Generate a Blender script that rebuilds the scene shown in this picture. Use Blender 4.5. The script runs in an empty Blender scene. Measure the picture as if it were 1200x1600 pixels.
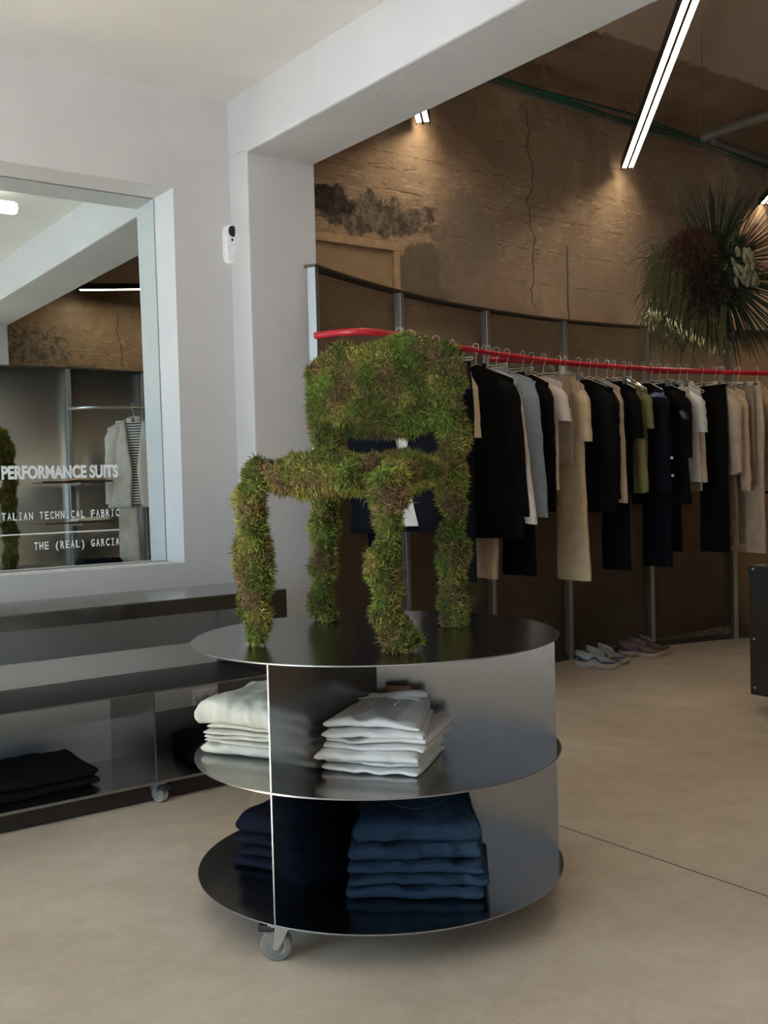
import bpy, bmesh, math, random
import numpy as np
from mathutils import Vector, Matrix, noise

S = bpy.context.scene
COL = S.collection
PI = math.pi

# ------------------------------------------------------------------ camera
PSI = 0.63898
cam_d = bpy.data.cameras.new('camera')
cam_d.sensor_fit = 'VERTICAL'; cam_d.sensor_height = 36.0
cam_d.lens = 36.0 * 1638.05 / 1600.0
cam_d.clip_start = 0.02; cam_d.clip_end = 100
cam = bpy.data.objects.new('camera', cam_d); COL.objects.link(cam)
_r, _u, _f = Vector((0.8023, -0.5964, -0.0260)), Vector((0.0378, 0.0073, 0.9993)), Vector((0.5961, 0.8024, -0.0280))
M = Matrix.Identity(4)
for i in range(3):
    M[i][0], M[i][1], M[i][2] = _r[i], _u[i], -_f[i]
M[2][3] = 1.18394
cam.matrix_world = M
S.camera = cam

# ------------------------------------------------------------------ world, daylight, exposure
wd = bpy.data.worlds.new('world'); S.world = wd; wd.use_nodes = True
bg = wd.node_tree.nodes['Background']
bg.inputs[0].default_value = (0.74, 0.86, 1.0, 1); bg.inputs[1].default_value = 0.62

sun_d = bpy.data.lights.new('sun', 'SUN'); sun_d.energy = 165.0; sun_d.angle = math.radians(0.6)
sun_d.color = (1.0, 0.97, 0.91)
sun = bpy.data.objects.new('sun', sun_d); COL.objects.link(sun)
_el = math.radians(38)
sun.rotation_euler = Vector((math.cos(_el), 0.0, -math.sin(_el))).to_track_quat('-Z', 'Y').to_euler()

win_d = bpy.data.lights.new('window_daylight', 'AREA'); win_d.shape = 'RECTANGLE'
win_d.size = 3.8; win_d.size_y = 2.1; win_d.energy = 230; win_d.color = (0.50, 0.77, 1.0)
win = bpy.data.objects.new('window_daylight', win_d); COL.objects.link(win)
win.location = (-2.70, 2.0, 1.5)
win.rotation_euler = Vector((1, 0, 0)).to_track_quat('-Z', 'Z').to_euler()

S.view_settings.view_transform = 'Standard'; S.view_settings.look = 'None'
S.view_settings.gamma = 1.0; S.view_settings.use_curve_mapping = False
S.view_settings.exposure = -0.08
TUBE_STRENGTH = 34.0
ROOM_LAMP_STRENGTH = 5.0
try:
    S.cycles.max_bounces = 10; S.cycles.diffuse_bounces = 5; S.cycles.glossy_bounces = 6
    S.cycles.transparent_max_bounces = 24
    S.cycles.sample_clamp_indirect = 6.0; S.cycles.blur_glossy = 0.0
    S.cycles.use_denoising = True
except Exception:
    pass

# ------------------------------------------------------------------ node helpers
class NB:
    def __init__(self, name):
        self.m = bpy.data.materials.new(name); self.m.use_nodes = True
        self.t = self.m.node_tree; self.n = self.t.nodes; self.l = self.t.links
        self.bsdf = self.n['Principled BSDF']; self.out = self.n['Material Output']
        self._o = None
    def link(self, a, b): self.l.new(a, b)
    def inp(self, node, idx, v):
        s = node.inputs[idx]
        if hasattr(v, 'links') or isinstance(v, bpy.types.NodeSocket): self.link(v, s)
        else: s.default_value = v
    def obj(self):
        if self._o is None: self._o = self.n.new('ShaderNodeTexCoord')
        return self._o.outputs['Object']
    def uv(self):
        if self._o is None: self._o = self.n.new('ShaderNodeTexCoord')
        return self._o.outputs['UV']
    def math(self, op, a, b=0.0, c=None, clamp=False):
        x = self.n.new('ShaderNodeMath'); x.operation = op; x.use_clamp = clamp
        self.inp(x, 0, a); self.inp(x, 1, b)
        if c is not None: self.inp(x, 2, c)
        return x.outputs[0]
    def vmath(self, op, a, b=(0, 0, 0)):
        x = self.n.new('ShaderNodeVectorMath'); x.operation = op
        self.inp(x, 0, a); self.inp(x, 1, b)
        return x.outputs['Value'] if op in ('LENGTH', 'DISTANCE', 'DOT_PRODUCT') else x.outputs[0]
    def mapping(self, v, scale=(1, 1, 1), loc=(0, 0, 0), rot=(0, 0, 0)):
        x = self.n.new('ShaderNodeMapping'); self.link(v, x.inputs[0])
        x.inputs[1].default_value = loc; x.inputs[2].default_value = rot; x.inputs[3].default_value = scale
        return x.outputs[0]
    def noise(self, v, scale=5, detail=4, rough=0.55, dist=0.0):
        x = self.n.new('ShaderNodeTexNoise'); self.link(v, x.inputs['Vector'])
        x.inputs['Scale'].default_value = scale; x.inputs['Detail'].default_value = detail
        x.inputs['Roughness'].default_value = rough; x.inputs['Distortion'].default_value = dist
        return x.outputs[0]
    def voro(self, v, scale=5, feature='F1'):
        x = self.n.new('ShaderNodeTexVoronoi'); x.feature = feature
        self.link(v, x.inputs['Vector']); x.inputs['Scale'].default_value = scale
        return x.outputs[0]
    def ramp(self, fac, stops):
        x = self.n.new('ShaderNodeValToRGB'); self.link(fac, x.inputs[0])
        e = x.color_ramp.elements
        while len(e) < len(stops): e.new(0.5)
        for k, (p, c) in enumerate(stops):
            e[k].position = p; e[k].color = (*c, 1) if len(c) == 3 else c
        return x.outputs[0]
    def rng(self, v, a, b, c=0.0, d=1.0):
        x = self.n.new('ShaderNodeMapRange'); self.link(v, x.inputs[0])
        for k, q in enumerate((a, b, c, d)): x.inputs[k + 1].default_value = q
        return x.outputs[0]
    def mix(self, fac, a, b, mode='MIX'):
        x = self.n.new('ShaderNodeMix'); x.data_type = 'RGBA'; x.blend_type = mode
        self.inp(x, 0, fac)
        for s, v in ((6, a), (7, b)):
            if isinstance(v, bpy.types.NodeSocket): self.link(v, x.inputs[s])
            else: x.inputs[s].default_value = (*v, 1) if len(v) == 3 else v
        return x.outputs[2]
    def sep(self, v):
        x = self.n.new('ShaderNodeSeparateXYZ'); self.link(v, x.inputs[0]); return x.outputs
    def comb(self, a, b, c):
        x = self.n.new('ShaderNodeCombineXYZ')
        for k, v in enumerate((a, b, c)): self.inp(x, k, v)
        return x.outputs[0]
    def bump(self, h, strength=0.2, dist=0.01):
        x = self.n.new('ShaderNodeBump'); x.inputs['Strength'].default_value = strength
        x.inputs['Distance'].default_value = dist; self.link(h, x.inputs['Height'])
        self.link(x.outputs[0], self.bsdf.inputs['Normal'])
    def col(self, v):
        if isinstance(v, bpy.types.NodeSocket): self.link(v, self.bsdf.inputs['Base Color'])
        else: self.bsdf.inputs['Base Color'].default_value = (*v, 1)
    def set(self, **k):
        for a, v in k.items(): self.inp(self.bsdf, a.replace('_', ' '), v)
        return self

def plain(name, c, rough=0.6, metal=0.0, var=0.08, scale=40):
    b = NB(name); nz = b.noise(b.obj(), scale, 3)
    lo = tuple(x * (1 - var) for x in c); hi = tuple(min(1, x * (1 + var)) for x in c)
    b.col(b.ramp(nz, [(0.3, lo), (0.7, hi)])); b.set(Roughness=rough, Metallic=metal)
    return b.m

def fabric(name, c, bump=0.25, weave=900, var=0.12, wide=14):
    b = NB(name); o = b.obj()
    n1 = b.noise(o, wide, 3); n2 = b.noise(o, weave, 1)
    lo = tuple(x * (1 - var) for x in c); hi = tuple(min(1, x * (1 + var)) for x in c)
    b.col(b.ramp(n1, [(0.3, lo), (0.7, hi)]))
    b.set(Roughness=0.9); b.bsdf.inputs['Specular IOR Level'].default_value = 0.15
    h = b.math('ADD', b.math('MULTIPLY', n2, 0.12), b.noise(o, 30, 4))
    b.bump(h, bump, 0.006)
    return b.m

def brushed(name, c, rough=0.3, direction=(1, 1, 40), rvar=0.12, metal=1.0):
    b = NB(name); o = b.obj()
    st = b.noise(b.mapping(o, direction), 6, 4, 0.65)
    bl = b.noise(o, 3, 3)
    lo = tuple(x * 0.965 for x in c); hi = tuple(min(1, x * 1.03) for x in c)
    b.col(b.mix(b.math('MULTIPLY', bl, 0.3), b.ramp(st, [(0.3, lo), (0.7, hi)]), tuple(x * 0.88 for x in c)))
    b.set(Metallic=metal)
    b.set(Roughness=b.math('ADD', b.math('MULTIPLY', bl, rvar), rough))   # rough is the least value
    return b.m

def emitter(name, c, s):
    b = NB(name); b.bsdf.inputs['Base Color'].default_value = (1, 1, 1, 1)
    b.bsdf.inputs['Emission Color'].default_value = (*c, 1); b.bsdf.inputs['Emission Strength'].default_value = s
    return b.m

# ------------------------------------------------------------------ materials
def m_plaster(name, c, bump=0.35):
    b = NB(name); o = b.obj()
    n1 = b.noise(o, 1.6, 4); n2 = b.noise(o, 60, 5, 0.6); n3 = b.noise(b.mapping(o, (1, 1, 3)), 9, 4, 0.6, 0.6)
    lo = tuple(x * 0.93 for x in c); hi = tuple(min(1, x * 1.05) for x in c)
    b.col(b.ramp(n1, [(0.3, lo), (0.7, hi)])); b.set(Roughness=0.85)
    b.bsdf.inputs['Specular IOR Level'].default_value = 0.2
    b.bump(b.math('ADD', b.math('MULTIPLY', n2, 0.5), n3), bump, 0.006)
    return b.m
PLASTER = m_plaster('white_plaster', (0.53, 0.52, 0.52))
CEILP = m_plaster('ceiling_plaster', (0.74, 0.715, 0.68), 0.25)

def m_floor():
    b = NB('polished_concrete_floor'); o = b.obj()
    n1 = b.noise(o, 1.1, 5, 0.6, 0.4); n2 = b.noise(o, 7, 5, 0.65); n3 = b.noise(b.mapping(o, (1, 4, 1), rot=(0, 0, 0.7)), 30, 4, 0.7)
    base = b.ramp(n1, [(0.25, (0.35, 0.29, 0.222)), (0.5, (0.49, 0.42, 0.335)), (0.75, (0.60, 0.53, 0.44))])
    base = b.mix(b.rng(n2, 0.4, 0.7, 0.0, 0.5), base, (0.37, 0.31, 0.24))
    n4 = b.noise(o, 16, 6, 0.75, 0.8)
    base = b.mix(b.rng(n4, 0.52, 0.75, 0.0, 0.4), base, (0.64, 0.57, 0.48))
    base = b.mix(b.rng(b.noise(b.mapping(o, loc=(3, 1, 0)), 3.2, 6, 0.7, 1.0), 0.54, 0.72, 0.0, 0.35), base, (0.30, 0.245, 0.18))
    spots = b.rng(b.voro(o, 5.3), 0.01, 0.05, 0.6, 0.0)
    gate = b.rng(b.noise(o, 9, 2), 0.52, 0.58)
    base = b.mix(b.math('MULTIPLY', spots, gate), base, (0.10, 0.075, 0.055))
    scr = b.rng(b.math('ABSOLUTE', b.math('SUBTRACT', b.noise(b.mapping(o, (1, 9, 1), rot=(0, 0, 0.9)), 3, 2, 0.5, 1.5), 0.5)), 0.0, 0.004, 0.35, 0.0)
    base = b.mix(scr, base, (0.22, 0.18, 0.14))
    b.col(base)
    b.set(Roughness=b.math('ADD', b.math('MULTIPLY', n2, 0.2), 0.34))
    b.bsdf.inputs['Specular IOR Level'].default_value = 0.4
    b.bump(n3, 0.05, 0.002)
    return b.m
FLOOR = m_floor()

def ell(b, x, z, cx, cz, rx, rz, nz, amp=0.9, soft=0.12):
    dx = b.math('DIVIDE', b.math('SUBTRACT', x, cx), rx); dz = b.math('DIVIDE', b.math('SUBTRACT', z, cz), rz)
    d = b.math('SQRT', b.math('ADD', b.math('MULTIPLY', dx, dx), b.math('MULTIPLY', dz, dz)))
    d = b.math('ADD', d, b.math('MULTIPLY', b.math('SUBTRACT', nz, 0.5), amp))
    return b.rng(d, 1.0 - soft, 1.0 + soft, 1.0, 0.0)

def m_concrete(name, patches, cracks, seed):
    b = NB(name); o = b.mapping(b.obj(), loc=(seed * 3.1, 0, seed * 1.7)); o0 = b.obj()
    x, y, z = b.sep(o0)
    big = b.noise(o, 1.3, 5, 0.6, 0.5); med = b.noise(o, 5, 6, 0.65, 0.4); fine = b.noise(o, 45, 4, 0.7)
    strk = b.noise(b.mapping(o, (5, 5, 0.7)), 2.0, 4, 0.6)
    nz = b.noise(o, 9, 5, 0.65); nz2 = b.noise(o, 22, 4, 0.7)
    c = b.ramp(big, [(0.25, (0.21, 0.14, 0.088)), (0.48, (0.36, 0.255, 0.165)), (0.7, (0.56, 0.43, 0.305))])
    c = b.mix(b.rng(med, 0.35, 0.7, 0.0, 0.55), c, (0.27, 0.18, 0.115))
    c = b.mix(b.rng(strk, 0.52, 0.72, 0.0, 0.4), c, (0.24, 0.16, 0.108))
    # formwork board lines
    zz = b.math('ADD', z, b.math('MULTIPLY', b.math('SUBTRACT', big, 0.5), 0.03))
    fr = b.math('FRACT', b.math('DIVIDE', zz, 0.21))
    ln = b.rng(b.math('ABSOLUTE', b.math('SUBTRACT', fr, 0.5)), 0.0, 0.028, 1.0, 0.0)
    ln = b.math('MULTIPLY', ln, b.rng(nz, 0.45, 0.62, 0.0, 0.75))
    c = b.mix(ln, c, (0.095, 0.062, 0.042))
    # pale scratches
    sc = b.rng(b.math('ABSOLUTE', b.math('SUBTRACT', b.noise(b.mapping(o, (1, 1, 3.5)), 4, 3, 0.6, 1.0), 0.5)), 0.0, 0.012, 0.5, 0.0)
    c = b.mix(b.math('MULTIPLY', sc, b.rng(med, 0.5, 0.6)), c, (0.60, 0.48, 0.36))
    # pits
    pit = b.rng(b.voro(o, 6.5), 0.02, 0.06, 1.0, 0.0)
    pit = b.math('MULTIPLY', pit, b.rng(b.noise(o, 2.6, 2), 0.53, 0.57))
    c = b.mix(b.math('MULTIPLY', pit, 0.8), c, (0.055, 0.04, 0.03))
    gate2 = b.rng(b.noise(o, 1.9, 3), 0.50, 0.56)
    vd = b.math('ADD', b.voro(o, 4.7), b.math('MULTIPLY', b.math('SUBTRACT', nz2, 0.5), 0.10))
    chip = b.math('MULTIPLY', b.rng(vd, 0.05, 0.09, 1.0, 0.0), gate2); core = b.math('MULTIPLY', b.rng(vd, 0.02, 0.045, 1.0, 0.0), gate2)
    c = b.mix(b.math('MULTIPLY', chip, 0.55), c, (0.62, 0.50, 0.38)); c = b.mix(b.math('MULTIPLY', core, 0.85), c, (0.06, 0.042, 0.03))
    streak = b.noise(b.mapping(o, (2.2, 2.2, 14), rot=(0.0, 0.25, 0.0)), 3.2, 5, 0.72, 1.4)
    zone = b.math('MULTIPLY', b.rng(z, 2.35, 2.6), b.rng(z, 3.0, 3.25, 1.0, 0.0))
    c = b.mix(b.math('MULTIPLY', b.rng(streak, 0.56, 0.64, 0.0, 0.6), zone), c, (0.62, 0.49, 0.36))
    c = b.mix(b.math('MULTIPLY', b.rng(streak, 0.43, 0.36, 0.0, 0.7), zone), c, (0.13, 0.085, 0.055))
    for (cx, cz, rx, rz, colr, op, rough_edge) in patches:
        mk = ell(b, x, z, cx, cz, rx, rz, nz if rough_edge else nz, 3.4 if rough_edge else 1.1, 0.12 if rough_edge else 0.06)
        cc = b.mix(b.rng(nz2, 0.42, 0.58), colr, tuple(v * (0.35 if rough_edge else 0.86) for v in colr))
        c = b.mix(b.math('MULTIPLY', mk, op), c, cc)
    hsum = b.math('ADD', b.math('MULTIPLY', med, 0.6), b.math('MULTIPLY', fine, 0.25))
    hsum = b.math('SUBTRACT', hsum, b.math('MULTIPLY', ln, 0.3))
    for (cx, z0, z1, wob, th) in cracks:
        wx = b.math('ADD', cx, b.math('MULTIPLY', b.math('SUBTRACT', b.noise(b.mapping(o, (0.0, 0.0, 1)), 2.2, 5, 0.6), 0.5), wob))
        d = b.math('ABSOLUTE', b.math('SUBTRACT', x, wx))
        mk = b.math('MULTIPLY', b.rng(d, th * 0.15, th * 0.6, 1.0, 0.0), b.math('MULTIPLY', b.rng(z, z0, z0 + 0.05), b.rng(z, z1 - 0.05, z1, 1.0, 0.0)))
        c = b.mix(b.math('MULTIPLY', mk, 0.55), c, (0.07, 0.046, 0.03))
        hsum = b.math('SUBTRACT', hsum, b.math('MULTIPLY', mk, 0.5))
    b.col(c); b.set(Roughness=0.85); b.bsdf.inputs['Specular IOR Level'].default_value = 0.25
    b.bump(hsum, 0.8, 0.025)
    return b.m
CONC = m_concrete('raw_concrete_wall', [
    (3.4211, 2.6787, 0.5975, 0.1108, (0.20, 0.165, 0.13), 0.95, True),
    (3.1802, 2.7221, 0.212, 0.0675, (0.07, 0.055, 0.045), 0.95, True),
    (3.8741, 2.3848, 0.2217, 0.1927, (0.17, 0.14, 0.10), 0.9, False),
    (4.1921, 2.5679, 0.2409, 0.3373, (0.30, 0.235, 0.175), 0.75, False),
    (4.7703, 3.4641, 0.1156, 0.0964, (0.30, 0.23, 0.17), 0.8, False),
    (4.1439, 3.3967, 0.1542, 0.1253, (0.27, 0.2, 0.15), 0.8, False),
    (5.3967, 2.5004, 0.4819, 0.2409, (0.33, 0.25, 0.18), 0.5, False),
    (6.0713, 2.5486, 0.4819, 0.3855, (0.31, 0.235, 0.17), 0.6, False),
    ], [(4.751, 2.2113, 3.5123, 0.5, 0.012), (5.0594, 2.1631, 2.6932, 0.12, 0.018), (6.7459, 2.1631, 3.4159, 0.4, 0.012)], 0.0)
CONC2 = m_concrete('raw_concrete_wall_opposite', [
    (3.4612, 2.8518, 0.5857, 0.2343, (0.42, 0.34, 0.25), 0.9, True),
    (4.1535, 2.5323, 0.3727, 0.1704, (0.20, 0.18, 0.13), 0.9, False),
    (2.9287, 2.7985, 0.1278, 0.0958, (0.05, 0.04, 0.03), 0.95, True),
    ], [(4.6, 2.2, 3.3, 0.3, 0.01)], 2.0)
def m_rawceil():
    b = NB('raw_concrete_ceiling'); o = b.obj(); x, y, z = b.sep(o)
    big = b.noise(o, 1.2, 5, 0.6, 0.4); med = b.noise(o, 6, 5, 0.65)
    c = b.ramp(big, [(0.3, (0.17, 0.115, 0.075)), (0.55, (0.27, 0.185, 0.125)), (0.75, (0.38, 0.275, 0.195))])
    c = b.mix(b.rng(med, 0.5, 0.7, 0, 0.5), c, (0.14, 0.09, 0.06))
    pl = b.rng(b.math('ADD', y, b.math('MULTIPLY', b.math('SUBTRACT', b.noise(o, 14, 5, 0.7), 0.5), 0.14)), 3.8933, 3.9223, 1.0, 0.0)
    grain = b.noise(o, 70, 4, 0.7)
    c = b.mix(pl, c, b.mix(grain, (0.44, 0.36, 0.30), (0.55, 0.455, 0.385)))
    b.col(c); b.set(Roughness=0.9); b.bump(b.math('ADD', med, b.math('MULTIPLY', pl, 0.8)), 0.5, 0.02)
    return b.m
RAWCEIL = m_rawceil()

STEEL = brushed('brushed_steel', (0.29, 0.295, 0.295), 0.21, (9, 9, 0.6), 0.0)
STEEL_FLAT = brushed('brushed_steel_shelf', (0.33, 0.318, 0.305), 0.19, (3, 14, 1), 0.0)
STEEL_PANEL = brushed('bench_back_panel_steel', (0.47, 0.50, 0.53), 0.42, (9, 9, 0.6), 0.0)
STEEL_EDGE = plain('cut_steel_edge', (0.34, 0.34, 0.335), 0.4, 1.0)
STEEL_DARK = brushed('dark_hot_rolled_steel', (0.21, 0.195, 0.18), 0.21, (14, 3, 1), 0.0)
STEEL_BENCH = brushed('bench_steel', (0.38, 0.365, 0.35), 0.24, (2, 14, 14), 0.0)
STEEL_POST = brushed('galvanised_post', (0.50, 0.52, 0.53), 0.36, (20, 20, 1))
STEEL_RAIL = plain('dark_frame_steel', (0.10, 0.085, 0.07), 0.5, 0.8)
CART = plain('dark_painted_steel', (0.028, 0.023, 0.019), 0.45, 0.4)
STEEL_SHELF = brushed('bench_shelf_steel', (0.15, 0.145, 0.14), 0.36, (2, 30, 30))
STEEL_SHEET = brushed('stainless_sheet', (0.68, 0.67, 0.64), 0.36, (20, 20, 1))
BRONZE_SHEET = brushed('brown_lacquered_sheet', (0.33, 0.22, 0.13), 0.42, (2, 2, 20), 0.1, 0.55)
ZINC = plain('zinc_plated_metal', (0.56, 0.57, 0.57), 0.32, 0.9)
BLACKP = plain('black_plastic', (0.018, 0.018, 0.018), 0.45)
WHITEP = plain('white_plastic', (0.78, 0.77, 0.76), 0.35)
GREYP = plain('grey_plastic', (0.36, 0.37, 0.38), 0.4)
def m_wheel():
    b = NB('clear_grey_wheel'); b.col((0.34, 0.34, 0.325)); b.set(Roughness=0.18)
    b.bsdf.inputs['Transmission Weight'].default_value = 0.55; b.bsdf.inputs['IOR'].default_value = 1.4
    return b.m
WHEEL = m_wheel()
RED = NB('red_enamel'); RED.col(RED.ramp(RED.noise(RED.obj(), 30, 2), [(0.3, (0.43, 0.018, 0.03)), (0.7, (0.50, 0.024, 0.036))])); RED.set(Roughness=0.22); RED = RED.m
CABLE = plain('green_cable', (0.015, 0.09, 0.055), 0.5)
CONDUIT = plain('grey_conduit', (0.2, 0.2, 0.19), 0.5, 0.5)
WOOD = plain('bare_plywood', (0.37, 0.26, 0.15), 0.7, 0, 0.12, 9)
WOODF = plain('bare_wood_batten', (0.43, 0.30, 0.18), 0.7, 0, 0.14, 16)
WIRE = plain('white_coated_wire', (0.66, 0.64, 0.61), 0.35)
CLIPM = plain('grey_clip', (0.13, 0.13, 0.13), 0.5)
HOUSING = plain('black_light_housing', (0.03, 0.028, 0.025), 0.5, 0.3)
TUBE_E = emitter('warm_led_diffuser', (1.0, 0.83, 0.62), TUBE_STRENGTH)
LAMP_E = emitter('room_tube_diffuser', (1.0, 0.93, 0.80), ROOM_LAMP_STRENGTH)
VINYL = plain('white_vinyl_lettering', (0.80, 0.80, 0.78), 0.6)
def m_mirror():
    b = NB('mirror_glass'); b.col((0.80, 0.865, 0.84)); b.set(Metallic=1.0, Roughness=0.0); return b.m
MIRROR = m_mirror()
def m_perf():
    b = NB('perforated_steel'); uv = b.uv()
    p = 0.0150
    def lat(off):
        v = b.vmath('ADD', b.vmath('DIVIDE', uv, (p, p * 1.732, 1)), (off, off, 0))
        v = b.vmath('SUBTRACT', b.vmath('FRACTION', v), (0.5, 0.5, 0))
        v = b.vmath('MULTIPLY', v, (1, 1.732, 0))
        return b.vmath('LENGTH', v)
    d = b.math('MINIMUM', lat(0.0), lat(0.5))
    hole = b.rng(d, 0.35, 0.39, 1.0, 0.0)
    b.col(b.ramp(b.noise(b.obj(), 3, 3), [(0.3, (0.13, 0.10, 0.072)), (0.7, (0.18, 0.14, 0.10))]))
    b.set(Metallic=0.8, Roughness=0.45)
    tr = b.n.new('ShaderNodeBsdfTransparent'); mx = b.n.new('ShaderNodeMixShader')
    b.link(hole, mx.inputs[0]); b.link(b.bsdf.outputs[0], mx.inputs[1]); b.link(tr.outputs[0], mx.inputs[2])
    b.link(mx.outputs[0], b.out.inputs[0])
    return b.m
PERF = m_perf()
def m_moss():
    b = NB('moss'); a = b.n.new('ShaderNodeAttribute'); a.attribute_name = 'tint'; a.attribute_type = 'GEOMETRY'
    b.link(a.outputs['Color'], b.bsdf.inputs['Base Color']); b.set(Roughness=0.85)
    b.bsdf.inputs['Specular IOR Level'].default_value = 0.15
    return b.m
MOSS = m_moss()

F = {k: fabric('fabric_' + k, c) for k, c in dict(
    black=(0.0028, 0.0028, 0.003), navy=(0.0035, 0.0045, 0.009), cream=(0.56, 0.45, 0.30), ecru=(0.60, 0.56, 0.46), white=(0.68, 0.64, 0.60),
    pinkwhite=(0.62, 0.53, 0.47), blue=(0.27, 0.32, 0.38), beige=(0.50, 0.37, 0.25), taupe=(0.28, 0.225, 0.165), sand=(0.48, 0.38, 0.275),
    olive=(0.20, 0.19, 0.075), linen=(0.50, 0.47, 0.42), stone=(0.50, 0.43, 0.35)).items()}
F['whitejean'] = fabric('fabric_white_denim', (0.70, 0.68, 0.645), 0.3, 700, 0.05)
F['creamjean'] = fabric('fabric_cream_denim', (0.62, 0.59, 0.49), 0.3, 700, 0.08)
F['navychino'] = fabric('fabric_navy_chino', (0.0035, 0.0045, 0.014), 0.3, 700, 0.15)
def m_denim():
    b = NB('fabric_blue_denim'); o = b.obj()
    n = b.noise(o, 9, 4); w = b.noise(b.mapping(o, (1, 1, 1)), 260, 2, 0.7)
    c = b.ramp(n, [(0.3, (0.006, 0.015, 0.032)), (0.55, (0.013, 0.030, 0.057)), (0.75, (0.028, 0.055, 0.09))])
    b.col(b.mix(b.rng(w, 0.4, 0.7, 0, 0.5), c, (0.025, 0.042, 0.064))); b.set(Roughness=0.9)
    b.bsdf.inputs['Specular IOR Level'].default_value = 0.1
    b.bump(b.math('ADD', b.noise(o, 30, 4), b.math('MULTIPLY', w, 0.2)), 0.4, 0.006)
    return b.m
F['denim'] = m_denim()
F['denimdark'] = fabric('fabric_dark_denim', (0.0035, 0.005, 0.009), 0.3, 500, 0.2)
LEATHER = plain('brown_leather', (0.15, 0.05, 0.022), 0.55)
DSTITCH = plain('dark_stitching', (0.05, 0.06, 0.07), 0.9)
STITCH = plain('pale_stitching', (0.5, 0.45, 0.36), 0.9)
BUTTON = plain('pearl_button', (0.75, 0.74, 0.7), 0.3)

# ------------------------------------------------------------------ mesh helpers
class MB:
    def __init__(self): self.v = []; self.f = []; self.uvs = None
    def add(self, verts, faces):
        o = len(self.v); self.v += [tuple(p) for p in verts]; self.f += [tuple(i + o for i in q) for q in faces]; return self
    def box(self, x0, x1, y0, y1, z0, z1):
        v = [(x0, y0, z0), (x1, y0, z0), (x1, y1, z0), (x0, y1, z0), (x0, y0, z1), (x1, y0, z1), (x1, y1, z1), (x0, y1, z1)]
        return self.add(v, [(0, 3, 2, 1), (4, 5, 6, 7), (0, 1, 5, 4), (1, 2, 6, 5), (2, 3, 7, 6), (3, 0, 4, 7)])
    def prism(self, pts, z0, z1):
        n = len(pts); v = [(x, y, z0) for x, y in pts] + [(x, y, z1) for x, y in pts]
        f = [tuple(range(n - 1, -1, -1)), tuple(range(n, 2 * n))] + [(i, (i + 1) % n, n + (i + 1) % n, n + i) for i in range(n)]
        return self.add(v, f)
    def cyl(self, a, b, r, n=16, r2=None):
        return self.tube([a, b], [r, r if r2 is None else r2], n)
    def tube(self, path, r, n=8, closed=False, cap=True):
        P = [Vector(p) for p in path]; m = len(P)
        R = list(r) if hasattr(r, '__len__') else [r] * m
        up = None; rings = []
        for i in range(m):
            if closed: t = P[(i + 1) % m] - P[i - 1]
            else: t = P[min(i + 1, m - 1)] - P[max(i - 1, 0)]
            t = t.normalized() if t.length > 1e-9 else Vector((0, 0, 1))
            if up is None:
                up = t.orthogonal().normalized()
            else:
                up = up - t * up.dot(t)
                up = up.normalized() if up.length > 1e-6 else t.orthogonal().normalized()
            s = t.cross(up)
            rings.append([P[i] + (up * math.cos(2 * PI * k / n) + s * math.sin(2 * PI * k / n)) * R[i] for k in range(n)])
        return self.loft(rings, closed, cap)
    def loft(self, rings, closed=False, cap=True):
        n = len(rings[0]); m = len(rings); v = [p for q in rings for p in q]; f = []
        for i in range(m if closed else m - 1):
            for k in range(n):
                a = i * n + k; b_ = i * n + (k + 1) % n; c = ((i + 1) % m) * n + (k + 1) % n; d = ((i + 1) % m) * n + k
                f.append((a, b_, c, d))
        if cap and not closed:
            f.append(tuple(range(n - 1, -1, -1))); f.append(tuple((m - 1) * n + k for k in range(n)))
        return self.add(v, f)
    def disc(self, cx, cy, r, z0, z1, n=128):
        return self.prism([(cx + r * math.cos(2 * PI * k / n), cy + r * math.sin(2 * PI * k / n)) for k in range(n)], z0, z1)
    def mesh(self, name, smooth):
        me = bpy.data.meshes.new(name); me.from_pydata(self.v, [], self.f); me.validate()
        if smooth is not None:
            me.polygons.foreach_set('use_smooth', [True] * len(me.polygons))
            if smooth < 180:
                bm = bmesh.new(); bm.from_mesh(me)
                for e in bm.edges:
                    if len(e.link_faces) == 2 and e.calc_face_angle(0) > math.radians(smooth): e.smooth = False
                bm.to_mesh(me); bm.free()
        return me
    def build(self, name, mat, parent=None, smooth=35, bevel=0.0, loc=None):
        o = bpy.data.objects.new(name, self.mesh(name, smooth)); COL.objects.link(o)
        o.data.materials.append(mat)
        if parent is not None: o.parent = parent
        if loc is not None: o.location = loc
        if bevel:
            md = o.modifiers.new('bevel', 'BEVEL'); md.width = bevel; md.segments = 2; md.limit_method = 'ANGLE'
        return o

def tag(o, label, cat, group=None, kind=None):
    o['label'] = label; o['category'] = cat
    if group: o['group'] = group
    if kind: o['kind'] = kind
    return o
def thing(name, label, cat, loc=(0, 0, 0), rz=0.0, group=None):
    o = bpy.data.objects.new(name, None); COL.objects.link(o)
    o.location = loc; o.rotation_euler = (0, 0, rz); o.empty_display_size = 0.1
    return tag(o, label, cat, group)
def struct(name, mb, mat, label, cat, **k):
    o = mb.build(name, mat, **k); o['kind'] = 'structure'; return tag(o, label, cat)
def copy_tree(o, parent=None):
    c = o.copy(); COL.objects.link(c)
    if parent is not None: c.parent = parent
    for ch in list(o.children): copy_tree(ch, c)
    return c
def fbm(p, s=1.0, o=3):
    return noise.fractal(Vector(p) * s, 1.0, 2.0, o)

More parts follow.
